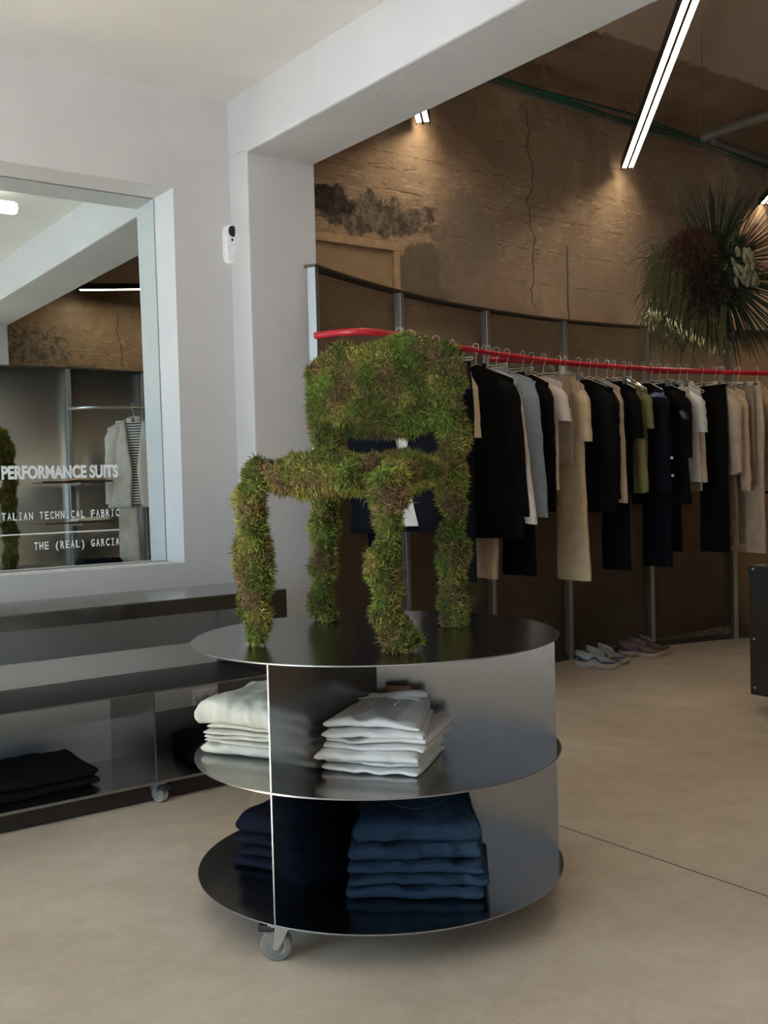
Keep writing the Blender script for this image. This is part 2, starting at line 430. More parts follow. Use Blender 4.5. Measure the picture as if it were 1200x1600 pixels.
# ------------------------------------------------------------------ the setting
ZC, ZR, ZB = 2.905, 3.6087, 2.642
FZ = 0.043            # floor level
BW = 4.2067  # front walls, beam and mirror scaled up about the camera
struct('floor', MB().box(-2.75, 9.3, -2.6, 5.1, -0.1, FZ), FLOOR, 'beige polished concrete floor with scuffs and hairline joints', 'floor', smooth=None)
jm = MB().box(2.47, 2.4748, -2.2, 4.74, FZ - 0.001, FZ + 0.0006)
struct('trim_1', jm, plain('floor_joint', (0.10, 0.075, 0.055), 0.8), 'thin dark joint line cut in the concrete floor', 'floor joint', smooth=None)
# wall that carries the mirror, with its recess
R0, R1, RZ0, RZ1 = -0.7455, 2.0288, 0.8538, 2.4833
wm = MB()
wm.box(-2.75, R0, BW, 4.50, 0, ZC); wm.box(R1, 2.45, BW, 4.50, 0, ZC)
wm.box(R0, R1, BW, 4.50, 0, RZ0); wm.box(R0, R1, BW, 4.50, RZ1, ZC)
wm.box(R0 - 0.02, R1 + 0.02, 4.43, 4.50, RZ0 - 0.02, RZ1 + 0.02)
struct('wall_left', wm, PLASTER, 'white plastered wall with a deep mirror recess', 'wall', smooth=None)
pm = MB().box(2.3057, 2.6604, 4.047, 4.52, 0, ZB + 0.02)
struct('trim_2', pm, PLASTER, 'white plastered pillar at the end of the mirror wall carrying the beam', 'pillar', smooth=None, bevel=0.008)
pm = MB().box(2.3057, 2.6604, -2.35, 0.0596, 0, ZB + 0.02)
struct('trim_3', pm, PLASTER, 'white plastered pillar on the opposite side, seen in the mirror', 'pillar', smooth=None, bevel=0.008)
bmq = MB().box(2.3057, 2.6604, -2.35, 4.52, ZB, ZR)
struct('trim_4', bmq, PLASTER, 'deep white plastered ceiling beam running between the pillars', 'beam', smooth=None, bevel=0.01)
struct('ceiling', MB().box(-2.75, 2.3057, -1.7, 4.5, ZC, ZC + 0.1), CEILP, 'smooth white ceiling of the front room', 'ceiling', smooth=None)
struct('ceiling_back', MB().box(2.6604, 9.3, -2.6, 5.1, ZR, ZR + 0.1), RAWCEIL, 'raw brown concrete ceiling with a rough plastered zone', 'ceiling', smooth=None)
struct('wall_back', MB().box(2.3, 9.3, 4.751, 5.1, 0, ZR), CONC, 'stained raw concrete wall behind the clothes rail', 'wall', smooth=None)
struct('wall_front', MB().box(2.3, 9.3, -2.6, -2.343, 0, ZR), CONC2, 'raw concrete wall opposite, seen in the mirror', 'wall', smooth=None)
struct('wall_right', MB().box(9.1, 9.3, -2.6, 5.1, 0, ZR), CONC, 'raw concrete wall at the far right end', 'wall', smooth=None)
struct('wall_pillar', MB().box(2.4495, 2.6604, 4.50, 4.80, 0, ZR), PLASTER, 'plastered return wall behind the pillar', 'wall', smooth=None)
nw = MB(); NX = 2.3057
nw.box(-2.75, -2.2, -1.7, -1.6, 0, ZC); nw.box(1.5, NX, -1.7, -1.6, 0, ZC); nw.box(-2.2, 1.5, -1.7, -1.6, 0, 0.25); nw.box(-2.2, 1.5, -1.7, -1.6, 2.45, ZC)
struct('wall_near', nw, PLASTER, 'white wall behind the viewer with an added unseen window opening for daylight', 'wall', smooth=None)  # window opening invented behind the viewer, for daylight and steel reflections
# street front, invented out of view; openings shaped to admit sun and daylight
fm = MB()
D0, D1 = 2.10, 2.85
fm.box(-2.75, -2.66, -1.7, 0.1, 0, ZC); fm.box(-2.75, -2.66, 2.02, D0, 0, ZC); fm.box(-2.75, -2.66, D1, 2.93, 0, ZC); fm.box(-2.75, -2.66, 3.9, 4.5, 0, ZC)
fm.box(-2.75, -2.66, 0.1, 2.02, 0, 0.45); fm.box(-2.75, -2.66, 2.93, 3.9, 0, 0.45)
fm.box(-2.75, -2.66, 0.1, 2.02, 2.55, ZC); fm.box(-2.75, -2.66, 2.93, 3.9, 2.55, ZC); fm.box(-2.75, -2.66, D0, D1, 2.30, ZC); fm.box(-2.75, -2.66, D0, D1, 0, 1.1)
struct('wall_street', fm, PLASTER, 'unseen street wall with openings shaped for the sun patch and daylight', 'wall', smooth=None)
struct('sunblocker', MB().box(-5.2, -2.75, -0.6, 2.06, 2.54, 2.62).box(-5.2, -2.75, 2.89, 4.6, 2.54, 2.62), STEEL_RAIL, 'flat canopy added unseen outside to keep sun off the side openings', 'sunblocker', smooth=None)  # unseen slabs added so that direct sun enters only the middle opening
struct('ground_outside', MB().box(-12, -2.75, -9, 8, -0.12, -0.02).box(-2.75, 4, -9, -2.6, -0.12, -0.02), plain('asphalt', (0.035, 0.035, 0.037), 0.9), 'pavement outside the shop', 'pavement', smooth=None)

# ------------------------------------------------------------------ mirror with lettering
NRM = Vector((0.005, 1.0, -0.011)).normalized(); P0 = Vector((1.491, 4.3958, 1.627))
mx = Vector((1, 0, 0)); mx = (mx - NRM * mx.dot(NRM)).normalized(); my = NRM.cross(mx) * -1
if my.z < 0: my = -my
mir = thing('wall_mirror', 'large frameless mirror set deep in the white wall, with white lettering', 'mirror')
MM = Matrix.Identity(4)
mz = mx.cross(my)
for i in range(3): MM[i][0], MM[i][1], MM[i][2], MM[i][3] = mx[i], my[i], mz[i], P0[i]
mir.matrix_world = MM
MB().box(R0 - P0.x + 0.004, R1 - P0.x - 0.004, RZ0 - P0.z + 0.003, RZ1 - P0.z - 0.004, -0.006, 0).build('mirror_pane', MIRROR, mir, smooth=None)
def text_mesh(chars, mat, name, parent):
    """chars: list of (string, x_left, x_right, base, height, bold)"""
    dg = None; V = []; Fc = []
    for (s, xl, xr, zb, hh, bold) in chars:
        cu = bpy.data.curves.new('t', 'FONT'); cu.body = s; cu.size = 1.0; cu.offset = bold; cu.resolution_u = 4; cu.extrude = 0.0
        ob = bpy.data.objects.new('t', cu); COL.objects.link(ob)
        bpy.context.view_layer.update()
        me = bpy.data.meshes.new_from_object(ob.evaluated_get(bpy.context.evaluated_depsgraph_get()))
        co = np.array([v.co[:] for v in me.vertices])
        if len(co):
            x0, x1 = co[:, 0].min(), co[:, 0].max()
            if s in '()': y0, y1 = -0.12, 0.9
            else: y0, y1 = co[:, 1].min(), co[:, 1].max()
            if xr is None: sx = hh / 0.72; xx = xl + (co[:, 0] - (x0 + x1) / 2) * sx
            else: xx = xl + (co[:, 0] - x0) / (x1 - x0) * (xr - xl)
            if s in '()': yy = zb + (co[:, 1]) * hh / 0.72
            else: yy = zb + (co[:, 1] - y0) / (y1 - y0) * hh
            o = len(V); V += [(a - P0.x, c - P0.z, 0.0008) for a, c in zip(xx, yy)]
            Fc += [tuple(i + o for i in p.vertices) for p in me.polygons]
        bpy.data.objects.remove(ob); bpy.data.curves.remove(cu); bpy.data.meshes.remove(me)
    mb = MB(); mb.add(V, Fc); return mb.build(name, mat, parent, smooth=None)
text_mesh([('PERFORMANCE SUITS', 1.311, 1.8126, 1.2346, 0.0575, 0.042)], VINYL, 'lettering', mir)
def mono(s, right, pitch, base, hh):
    """fixed-pitch capitals: every letter fills its own cell, I gets slab serifs"""
    n = len(s); out = []
    for k, c in enumerate(s):
        cx = right - pitch * (n - k - 0.5); w = pitch * 0.37
        if c == ' ': continue
        if c in '()': out.append((c, cx, None, base, hh, 0.012))
        elif c == 'I':
            out.append(('I', cx - pitch * 0.07, cx + pitch * 0.07, base, hh, 0.0))
            for zz in (base, base + hh * 0.88): out.append(('-', cx - w * 0.8, cx + w * 0.8, zz, hh * 0.12, 0.0))
        else: out.append((c, cx - w, cx + w, base, hh, 0.020))
    return out
text_mesh(mono('ITALIAN TECHNICAL FABRIC', 1.8137, 0.0222, 1.0653, 0.0325), VINYL, 'lettering', mir)
text_mesh(mono('THE (REAL) GARCIA', 1.8094, 0.0223, 0.9385, 0.0325), VINYL, 'lettering', mir)
MB().box(0.2 - P0.x, 1.8084 - P0.x, 1.0035 - P0.z, 1.0088 - P0.z, 0.0004, 0.0012).build('printed_rule', VINYL, mir, smooth=None)

# ------------------------------------------------------------------ security camera
sc_ = thing('security_camera', 'white capsule shaped security camera with black lens on the wall', 'camera', (2.2961, BW, 2.266))
def capsule(mb, r, h, y0, y1, n=24):
    pts = [(r * math.cos(a), h / 2 - r + r * math.sin(a)) for a in np.linspace(0, PI, n)] + [(-r * math.cos(a), -h / 2 + r - r * math.sin(a)) for a in np.linspace(0, PI, n)]
    rings = []
    for (s, y) in ((1.0, y0), (1.0, y1 + 0.012), (0.93, y1 + 0.004), (0.8, y1)):
        rings.append([(x * s, y, z * s if abs(z) < h / 2 - r else math.copysign(abs(z) - r * (1 - s), z)) for x, z in pts])
    return mb.loft(rings)
capsule(MB(), 0.033, 0.178, 0.0, -0.034).build('body', WHITEP, sc_)
def dome(mb, c, r, dirv, n=20, flat=0.5):
    d = Vector(dirv).normalized(); u = d.orthogonal().normalized(); w = d.cross(u); rings = []
    for a in np.linspace(0, PI / 2 * 0.97, 8):
        rings.append([Vector(c) + (u * math.cos(t) + w * math.sin(t)) * r * math.cos(a) + d * r * flat * math.sin(a) for t in np.linspace(0, 2 * PI, n, endpoint=False)])
    return mb.loft(rings)
glb = plain('black_glass', (0.006, 0.006, 0.007), 0.08)
dome(MB(), (-0.002, -0.032, 0.056), 0.026, (-0.2, -1, 0), flat=0.3).build('lens', glb, sc_)
dome(MB(), (-0.002, -0.033, 0.018), 0.0072, (0, -1, 0), 14, 0.3).build('sensor', glb, sc_)

# ------------------------------------------------------------------ wall sockets
so = thing('wall_socket', 'white double wall socket low on the wall behind the bench', 'socket', (2.13, BW, 0.2468))
MB().box(-0.085, 0.083, -0.012, 0, -0.042, 0.042).build('cover_plate', WHITEP, so, smooth=None, bevel=0.004)
for sx in (-0.042, 0.041):
    mb = MB(); mb.tube([(sx + 0.03 * math.cos(a), -0.013, 0.03 * math.sin(a)) for a in np.linspace(0, 2 * PI, 24, endpoint=False)], 0.003, 6, True)
    sk = mb.build('socket_ring', GREYP, so)
    for q in (-0.009, 0.009):
        MB().cyl((sx + q, -0.0135, 0), (sx + q, -0.010, 0), 0.004, 10).build('contact_hole', BLACKP, sk)
pg = thing('power_plug', 'grey round power plug pushed into the double wall socket', 'plug', (2.0853, BW - 0.013, 0.2468))
MB().tube([(0, 0, 0), (0, -0.02, 0), (0, -0.038, 0), (0, -0.042, 0)], [0.031, 0.031, 0.026, 0.018], 20).build('plug_body', GREYP, pg)
MB().tube([(0, -0.03, -0.02), (0.0, -0.05, -0.04), (-0.02, -0.04, -0.12), (-0.02, -0.02, -0.17)], 0.0045, 8).build('cord', GREYP, pg)

# ------------------------------------------------------------------ casters (parts of furniture)
def caster(parent, x, y, ang, ztop, brake=True, hw=0.062):
    c = bpy.data.objects.new('caster', None); COL.objects.link(c); c.parent = parent; c.location = (x, y, 0 if parent.location.z else FZ); c.rotation_euler = (0, 0, ang)
    R = hw * 0.56; ax = 0.02
    MB().box(-0.036, 0.036, -0.03, 0.03, ztop - 0.006, ztop).build('mounting_plate', ZINC, c, smooth=None)
    f = MB()
    for s in (-1, 1):
        f.add([(-0.016, s * 0.017, ztop - 0.01), (0.020, s * 0.017, ztop - 0.01), (ax + 0.007, s * 0.017, R - 0.006), (ax - 0.007, s * 0.017, R - 0.006),
               (-0.016, s * 0.020, ztop - 0.01), (0.020, s * 0.020, ztop - 0.01), (ax + 0.007, s * 0.020, R - 0.006), (ax - 0.007, s * 0.020, R - 0.006)],
              [(0, 1, 2, 3), (7, 6, 5, 4), (0, 4, 5, 1), (1, 5, 6, 2), (2, 6, 7, 3), (3, 7, 4, 0)])
    f.box(-0.024, 0.03, -0.02, 0.02, ztop - 0.014, ztop - 0.006)
    f.cyl((ax, -0.023, R), (ax, 0.023, R), 0.006, 10)
    f.build('fork', ZINC, c)
    prof = [(0.006, 0.012), (R * 0.55, 0.010), (R * 0.62, 0.013), (R * 0.92, 0.013), (R, 0.008)]
    ring = [(r, w) for r, w in prof] + [(r, -w) for r, w in reversed(prof)]
    rings = [[(ax + r * math.cos(a), w, R + r * math.sin(a)) for r, w in ring] for a in np.linspace(0, 2 * PI, 28, endpoint=False)]
    MB().loft(rings, closed=True).build('wheel', WHEEL, c)
    if brake:
        MB().box(0.022, 0.062, -0.016, 0.016, ztop - 0.026, ztop - 0.010).build('brake_lever', BLACKP, c, smooth=None, bevel=0.003)
    return c

# ------------------------------------------------------------------ bench
BT = 0.776
bn = thing('display_bench', 'long low steel display bench along the mirror wall', 'bench', (0.9, 3.74, 0))
X0, X1, YF, YB = -1.3, 1.234, 3.53 - 3.74, 3.946 - 3.74      # local
XI = 1.137
MB().box(X0, X1, YF, YB, BT - 0.005, BT).build('top', STEEL_BENCH, bn, smooth=None)
MB().box(X0, XI, YF, YF + 0.005, BT - 0.056, BT - 0.005).build('front_apron', STEEL_DARK, bn, smooth=None)
MB().box(X0, XI, 3.565 - 3.74, 3.569 - 3.74, FZ + 0.004, 0.117).build('shade_strip', CART, bn, smooth=None)  # dark strip put in for the deep shade under the bench
MB().box(X0, XI, YB - 0.005, YB, 0.545, BT - 0.005).build('back_apron', STEEL_PANEL, bn, smooth=None)
MB().box(XI, X1, YF, YB, FZ, BT - 0.005).build('end_leg', STEEL_DARK, bn, smooth=None)
MB().box(X0, XI, YF, YB, 0.4455, 0.4505).build('shelf', STEEL_SHELF, bn, smooth=None)
MB().box(X0, XI, YF - 0.001, YF, 0.4455, 0.4505).build('shelf_edge', STEEL_EDGE, bn, smooth=None)
MB().box(X0, XI, YF, YB, 0.117, 0.122).build('bottom_shelf', STEEL_BENCH, bn, smooth=None)
MB().box(X0, XI, YF - 0.001, YF, 0.112, 0.122).build('bottom_shelf_edge', STEEL_EDGE, bn, smooth=None)
MB().box(X0, XI, YB - 0.005, YB, 0.122, 0.281).build('bottom_back_flange', STEEL_PANEL, bn, smooth=None)
for xd in (1.565 - 0.9, 0.4 - 0.9):
    MB().box(xd - 0.0025, xd + 0.0025, YF, YB - 0.006, 0.122, 0.4455).build('divider', STEEL_BENCH, bn, smooth=None)
for xc in (1.575 - 0.9, 0.35 - 0.9):
    caster(bn, xc, 3.56 - 3.74, -1.25, 0.117 - FZ, True, 0.058)

# ------------------------------------------------------------------ round display table
TX, TY = 1.690, 2.331
Z0, Z1, Z2 = 0.7675, 0.4605, 0.1463
tb = thing('round_display_table', 'round three tier steel display table on casters', 'table', (TX, TY, 0))
def disc_part(z, nm, mat, r=0.5):
    MB().disc(0, 0, r - 0.0006, z - 0.004, z).build(nm, mat, tb, smooth=30)
    n = 128; mb = MB()
    rings = [[(r * math.cos(a), r * math.sin(a), z - 0.0005), ((r - 0.0008) * math.cos(a), (r - 0.0008) * math.sin(a), z - 0.0005),
              ((r - 0.0008) * math.cos(a), (r - 0.0008) * math.sin(a), z - 0.0035), (r * math.cos(a), r * math.sin(a), z - 0.0035)] for a in np.linspace(0, 2 * PI, n, endpoint=False)]
    mb.loft(rings, closed=True).build('rim_edge', STEEL_EDGE, tb, smooth=30)
disc_part(Z0, 'tabletop', STEEL_DARK); disc_part(Z1, 'middle_shelf', STEEL_FLAT); disc_part(Z2, 'bottom_shelf', STEEL_FLAT)
for a in (-157.0, -35.5, 84.0):
    ar = math.radians(a); c, s = math.cos(ar), math.sin(ar)
    for (za, zb) in ((Z2, Z1 - 0.004), (Z1, Z0 - 0.004)):
        mb = MB(); t = 0.002
        pts = [(0, t), (0, -t), (0.494, -t), (0.494, t)]
        mb.prism([(x * c - y * s, x * s + y * c) for x, y in pts], za, zb).build('divider', STEEL, tb, smooth=None)
        mb = MB(); pts = [(0.4941, -t), (0.4949, -t), (0.4949, t), (0.4941, t)]
        mb.prism([(x * c - y * s, x * s + y * c) for x, y in pts], za, zb).build('divider_edge', STEEL_EDGE, tb, smooth=None)
for a, q in ((-157.5, 5.22), (-35, 0.7), (84, 2.0)):
    ar = math.radians(a); caster(tb, 0.452 * math.cos(ar), 0.452 * math.sin(ar), ar + q, Z2 - 0.004 - FZ, True, 0.068)

# ------------------------------------------------------------------ moss chair
def tri_sample(V, Fc, n, rng):
    T = []
    for f in Fc:
        for k in range(1, len(f) - 1): T.append((f[0], f[k], f[k + 1]))
    T = np.array(T); A, B, C = V[T[:, 0]], V[T[:, 1]], V[T[:, 2]]
    N = np.cross(B - A, C - A); ar = np.linalg.norm(N, axis=1); N = N / np.maximum(ar, 1e-12)[:, None]
    idx = rng.choice(len(T), n, p=ar / ar.sum()); r1 = np.sqrt(rng.random(n))[:, None]; r2 = rng.random(n)[:, None]
    return A[idx] * (1 - r1) + B[idx] * r1 * (1 - r2) + C[idx] * r1 * r2, N[idx], ar.sum() / 2
def moss_tint(p):
    a = fbm(p + Vector((3, 1, 7)), 11, 3); b = fbm(p + Vector((11, 5, 2)), 13, 3)
    g = np.array((0.092, 0.116, 0.022)); y = np.array((0.24, 0.225, 0.055)); br = np.array((0.17, 0.115, 0.055)); lg = np.array((0.14, 0.21, 0.035))
    c = g
    t = min(1, max(0, a * 1.8 + 0.28)); c = c * (1 - t) + y * t
    t = min(1, max(0, b * 2.6 - 0.30)); c = c * (1 - t) + br * t
    t = min(1, max(0, -b * 2.2 - 0.45)); c = c * (1 - t) + lg * t
    return c
def moss_part(name, mb, parent, density, seed, disp=0.012, lift=0.0):
    """a lumpy body with short curved moss sprigs all over"""
    rng = np.random.default_rng(seed)
    V = np.array(mb.v, float); Fc = mb.f
    me = bpy.data.meshes.new('tmp'); me.from_pydata(mb.v, [], Fc); me.update()
    NV = np.array([v.normal[:] for v in me.vertices]); bpy.data.meshes.remove(me)
    d = np.array([fbm(Vector(p) + Vector((seed, 0, 0)), 12, 4) for p in V]) * disp * 2.3
    V = V + NV * d[:, None]
    pts, nrm, area = tri_sample(V, Fc, 10, rng)
    n = int(area * density); pts, nrm, area = tri_sample(V, Fc, n, rng)
    L = rng.uniform(0.009, 0.023, n)[:, None]; stray = rng.random(n) < 0.02; L[stray] *= 1.7
    tan = rng.normal(size=(n, 3)); tan -= nrm * (tan * nrm).sum(1)[:, None]; tan /= np.linalg.norm(tan, axis=1)[:, None]
    d1 = nrm * rng.uniform(0.5, 1.0, n)[:, None] + tan * rng.uniform(0.2, 1.25, n)[:, None]; d1 /= np.linalg.norm(d1, axis=1)[:, None]
    t2 = rng.normal(size=(n, 3)) * 0.45 + np.array((0, 0, -0.35)); d2 = d1 + t2; d2 /= np.linalg.norm(d2, axis=1)[:, None]
    side = np.cross(d1, rng.normal(size=(n, 3))); side /= np.maximum(np.linalg.norm(side, axis=1), 1e-9)[:, None]
    w = rng.uniform(0.0009, 0.0019, n)[:, None]
    b0 = pts - nrm * 0.002; m_ = b0 + d1 * L * 0.55; e = m_ + d2 * L * 0.55
    Vb = np.stack([b0 - side * w, b0 + side * w, m_ - side * w * 0.9, m_ + side * w * 0.9, e], 1).reshape(-1, 3)
    base = np.arange(n)[:, None] * 5 + len(V)
    q = (base + np.array([[0, 1, 3, 2]])).tolist(); t = (base + np.array([[2, 3, 4]])).tolist()
    me = bpy.data.meshes.new(name)
    me.from_pydata(np.vstack([V, Vb]).tolist(), [], [tuple(f) for f in Fc] + q + t)
    colr = np.ones((len(V) + len(Vb), 4)); 
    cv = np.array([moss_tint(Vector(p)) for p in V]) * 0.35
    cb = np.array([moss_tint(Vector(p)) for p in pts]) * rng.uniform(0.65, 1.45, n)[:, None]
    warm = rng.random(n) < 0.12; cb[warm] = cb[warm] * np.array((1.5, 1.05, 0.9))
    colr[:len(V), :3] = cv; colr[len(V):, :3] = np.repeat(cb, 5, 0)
    at = me.color_attributes.new('tint', 'FLOAT_COLOR', 'POINT'); at.data.foreach_set('color', colr.ravel())
    me.polygons.foreach_set('use_smooth', [True] * len(me.polygons)); me.update()
    o = bpy.data.objects.new(name, me); COL.objects.link(o); me.materials.append(MOSS); o.parent = parent
    return o
def dense_tube(path, rad, n=20, step=0.012):
    P = [Vector(p) for p in path]; out = []; rr = []
    for i in range(len(P) - 1):
        k = max(2, int((P[i + 1] - P[i]).length / step))
        for j in range(k):
            t = j / k; ts = t * t * (3 - 2 * t)
            out.append(P[i].lerp(P[i + 1], t)); rr.append(rad[i] * (1 - ts) + rad[i + 1] * ts)
    out.append(P[-1]); rr.append(rad[-1])
    return MB().tube(out, rr, n)
def round_slab(c, ux, uy, hx, hy, hz, n=(26, 20), p=5.0):
    """superellipsoid slab centred at c; ux, uy span it, z = cross"""
    ux = Vector(ux).normalized(); uy = (Vector(uy) - ux * Vector(uy).dot(ux)).normalized(); uz = ux.cross(uy)
    def sp(a, e): return math.copysign(abs(a) ** e, a)
    rings = []; e = 2.0 / p
    for v in np.linspace(-PI / 2 * 0.985, PI / 2 * 0.985, n[1] * 2):
        ring = []
        for u in np.linspace(0, 2 * PI, n[0] * 3, endpoint=False):
            x = hx * sp(math.cos(v), 0.75) * sp(math.cos(u), e); y = hy * sp(math.cos(v), 0.75) * sp(math.sin(u), e); z = hz * sp(math.sin(v), 0.75)
            ring.append(Vector(c) + ux * x + uy * y + uz * z)
        rings.append(ring)
    return MB().loft(rings)
ch = thing('moss_chair', 'chair completely covered in green moss standing on the round table', 'chair', (1.64, 2.35, Z0))
CH = Vector((1.64, 2.35, Z0))
def L3(x, y, z): return Vector((x, y, z)) - CH
FL, BL, FR, BR = (1.345, 2.382), (1.726, 2.653), (1.546, 2.056), (1.944, 2.293)
ZS = 1.185
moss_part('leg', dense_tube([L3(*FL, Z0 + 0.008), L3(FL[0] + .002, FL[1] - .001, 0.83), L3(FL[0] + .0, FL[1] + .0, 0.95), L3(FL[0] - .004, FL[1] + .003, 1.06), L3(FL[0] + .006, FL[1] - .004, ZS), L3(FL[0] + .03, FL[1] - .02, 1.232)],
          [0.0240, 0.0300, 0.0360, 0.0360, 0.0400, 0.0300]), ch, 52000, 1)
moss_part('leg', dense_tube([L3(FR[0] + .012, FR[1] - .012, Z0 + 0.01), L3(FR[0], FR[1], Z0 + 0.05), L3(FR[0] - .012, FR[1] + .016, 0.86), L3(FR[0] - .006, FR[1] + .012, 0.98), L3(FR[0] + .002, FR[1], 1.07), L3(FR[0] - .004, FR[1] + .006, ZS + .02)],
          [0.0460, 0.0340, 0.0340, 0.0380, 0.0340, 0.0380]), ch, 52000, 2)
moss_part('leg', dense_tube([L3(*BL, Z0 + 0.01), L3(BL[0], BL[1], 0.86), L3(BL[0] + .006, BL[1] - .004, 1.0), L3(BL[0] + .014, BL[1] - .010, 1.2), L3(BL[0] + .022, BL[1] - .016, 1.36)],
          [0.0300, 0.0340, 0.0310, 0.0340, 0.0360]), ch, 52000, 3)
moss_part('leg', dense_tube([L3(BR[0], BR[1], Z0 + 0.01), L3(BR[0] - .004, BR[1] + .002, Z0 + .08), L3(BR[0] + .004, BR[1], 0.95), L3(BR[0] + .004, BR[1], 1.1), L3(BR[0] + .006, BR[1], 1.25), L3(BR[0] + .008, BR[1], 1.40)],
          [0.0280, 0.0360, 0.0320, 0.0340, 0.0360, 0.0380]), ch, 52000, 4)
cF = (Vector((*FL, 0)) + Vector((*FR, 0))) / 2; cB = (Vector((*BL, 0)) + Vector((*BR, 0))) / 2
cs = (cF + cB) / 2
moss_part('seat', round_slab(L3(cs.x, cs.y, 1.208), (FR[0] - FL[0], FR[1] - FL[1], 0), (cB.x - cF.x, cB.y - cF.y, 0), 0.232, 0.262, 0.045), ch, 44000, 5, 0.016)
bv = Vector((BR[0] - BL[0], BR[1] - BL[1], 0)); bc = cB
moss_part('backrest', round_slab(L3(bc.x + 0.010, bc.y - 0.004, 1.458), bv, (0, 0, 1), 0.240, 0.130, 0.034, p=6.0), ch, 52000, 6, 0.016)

# ------------------------------------------------------------------ pendant lights
def linear_light(a, b, label, group='linear pendant lights', cables=True, n='linear_pendant_light', rc=0.017):
    A, B = Vector(a), Vector(b); d = (B - A).normalized(); s = d.cross(Vector((0, 0, 1))).normalized()
    t = thing(n, label, 'lamp', a, 0, group)
    def bar(mb, s0, s1, z0, z1, e0=0.0, e1=0.0):
        p0 = d * -e0; p1 = (B - A) + d * e1
        q = [p0 + s * s0, p0 + s * s1, p1 + s * s1, p1 + s * s0]
        v = [(p.x, p.y, p.z + z0) for p in q] + [(p.x, p.y, p.z + z1) for p in q]
        return mb.add(v, [(0, 3, 2, 1), (4, 5, 6, 7), (0, 1, 5, 4), (1, 2, 6, 5), (2, 3, 7, 6), (3, 0, 4, 7)])
    zt = rc + 0.012; hs = MB(); bar(hs, -0.040, 0.040, zt, 0.058); bar(hs, -0.040, -0.036, 0.0, zt); bar(hs, 0.036, 0.040, 0.0, zt); bar(hs, -0.007, 0.007, 0.0, zt)
    hs.build('housing', HOUSING, t, smooth=None)
    for q in (-1, 1):
        m_ = MB(); lo, hi = sorted((q * 0.0075, q * 0.0355)); bar(m_, lo, hi, rc, zt - 0.0005); m_.build('light_strip', TUBE_E, t, smooth=None)
    if cables:
        L = (B - A).length
        for k in (0.12, L - 0.12):
            p = d * k; MB().cyl((p.x, p.y, 0.05), (p.x, p.y, ZR - A.z), 0.0018, 6).build('suspension_wire', ZINC, t)
    return t
ZT = 3.2232
def along(end, L, ang):
    return (end[0] - L * math.cos(ang), end[1] - L * math.sin(ang), ZT)
A45 = math.radians(46.5)
e1 = (5.5557, 4.6643, ZT); linear_light(along(e1, 3.2, A45), e1, 'long double strip pendant light reaching from the top edge towards the concrete wall')
e2 = (3.8403, 4.698, ZT); linear_light(along(e2, 2.1, A45), e2, 'double strip pendant light of which only the tip shows under the beam')
e3 = (7.1988, 4.7221, ZT); linear_light(along(e3, 3.2, A45), e3, 'double strip pendant light peeking out beside the hanging dried flowers')
linear_light((6.39, -0.7668, 3.4375), (4.047, -2.0235, 3.4375), 'pendant light strip seen side on in the mirror above the concrete wall', rc=0.002)
def tube_lamp(loc, label):
    rl = thing('tube_lamp', label, 'lamp', loc, 0, 'tube lamps under the front room ceiling')
    MB().tube([(0, 0, 0), (-0.02, 0, 0), (-1.25, 0, 0), (-1.27, 0, 0)], [0.028, 0.036, 0.036, 0.028], 18).build('tube', LAMP_E, rl)
    MB().box(-1.0, -0.14, -0.02, 0.02, -0.062, -0.05).build('lower_strip', LAMP_E, rl, smooth=None)
    for x in (-0.2, -1.05): MB().cyl((x, 0, 0.03), (x, 0, ZC - loc[2]), 0.012, 10).build('ceiling_mount', WHITEP, rl)
tube_lamp((1.8914, 2.8755, 2.7985), 'bright tube lamp under the front room ceiling, seen only in the mirror')
tube_lamp((0.75, 0.9, 2.7985), 'added unseen second tube lamp above the viewer, for more light on the floor')  # extra lamp, invented out of view to brighten the floor

# ------------------------------------------------------------------ cables and conduits under the raw ceiling
ct = thing('cable_run', 'bundle of green cables hung under the raw concrete ceiling', 'cables', (4.0475, 4.3366, 3.4159))
mb = MB()
for k, (dy, dz) in enumerate(((0, 0), (0.02, 0.012), (-0.018, 0.016))):
    mb2 = MB(); mb2.tube([(x, 0.045 * x + dy + 0.012 * math.sin(x * 2.3 + k), dz + 0.012 * math.sin(x * 3.1 + 2 * k)) for x in np.linspace(-1.4, 4.6, 50)], 0.0085, 8)
    mb2.build('cable', CABLE, ct)
mb = MB(); mb.tube([(x, 0.045 * x + 0.05, -0.005) for x in np.linspace(-1.4, 4.6, 8)], 0.012, 8); mb.build('steel_carrier', CONDUIT, ct)
for x in (0.45, 1.35, 1.62, 2.6, 3.4): MB().cyl((x, 0.045 * x + 0.02, 0), (x, 0.045 * x + 0.02, 0.19), 0.005, 6).build('hanger_rod', CONDUIT, ct)
cd = thing('steel_conduit', 'grey steel conduit branching off the green cables towards the viewer', 'pipe', (5.946, 4.327, 3.4159))
MB().tube([(0, 0.02, 0.0), (0.0, -0.06, 0.005), (-0.004, -0.15, 0.005), (-0.05, -2.2, 0.01)], 0.03, 10).build('pipe', CONDUIT, cd)
MB().tube([(0.05, -0.03, -0.03), (0.9, 0.02, -0.03), (2.4, 0.1, -0.03)], 0.022, 10).build('branch_pipe', CONDUIT, cd)
for y in (-0.1, -1.1): MB().cyl((-0.005, y, 0), (-0.005, y, 0.19), 0.005, 6).build('hanger_rod', CONDUIT, cd)

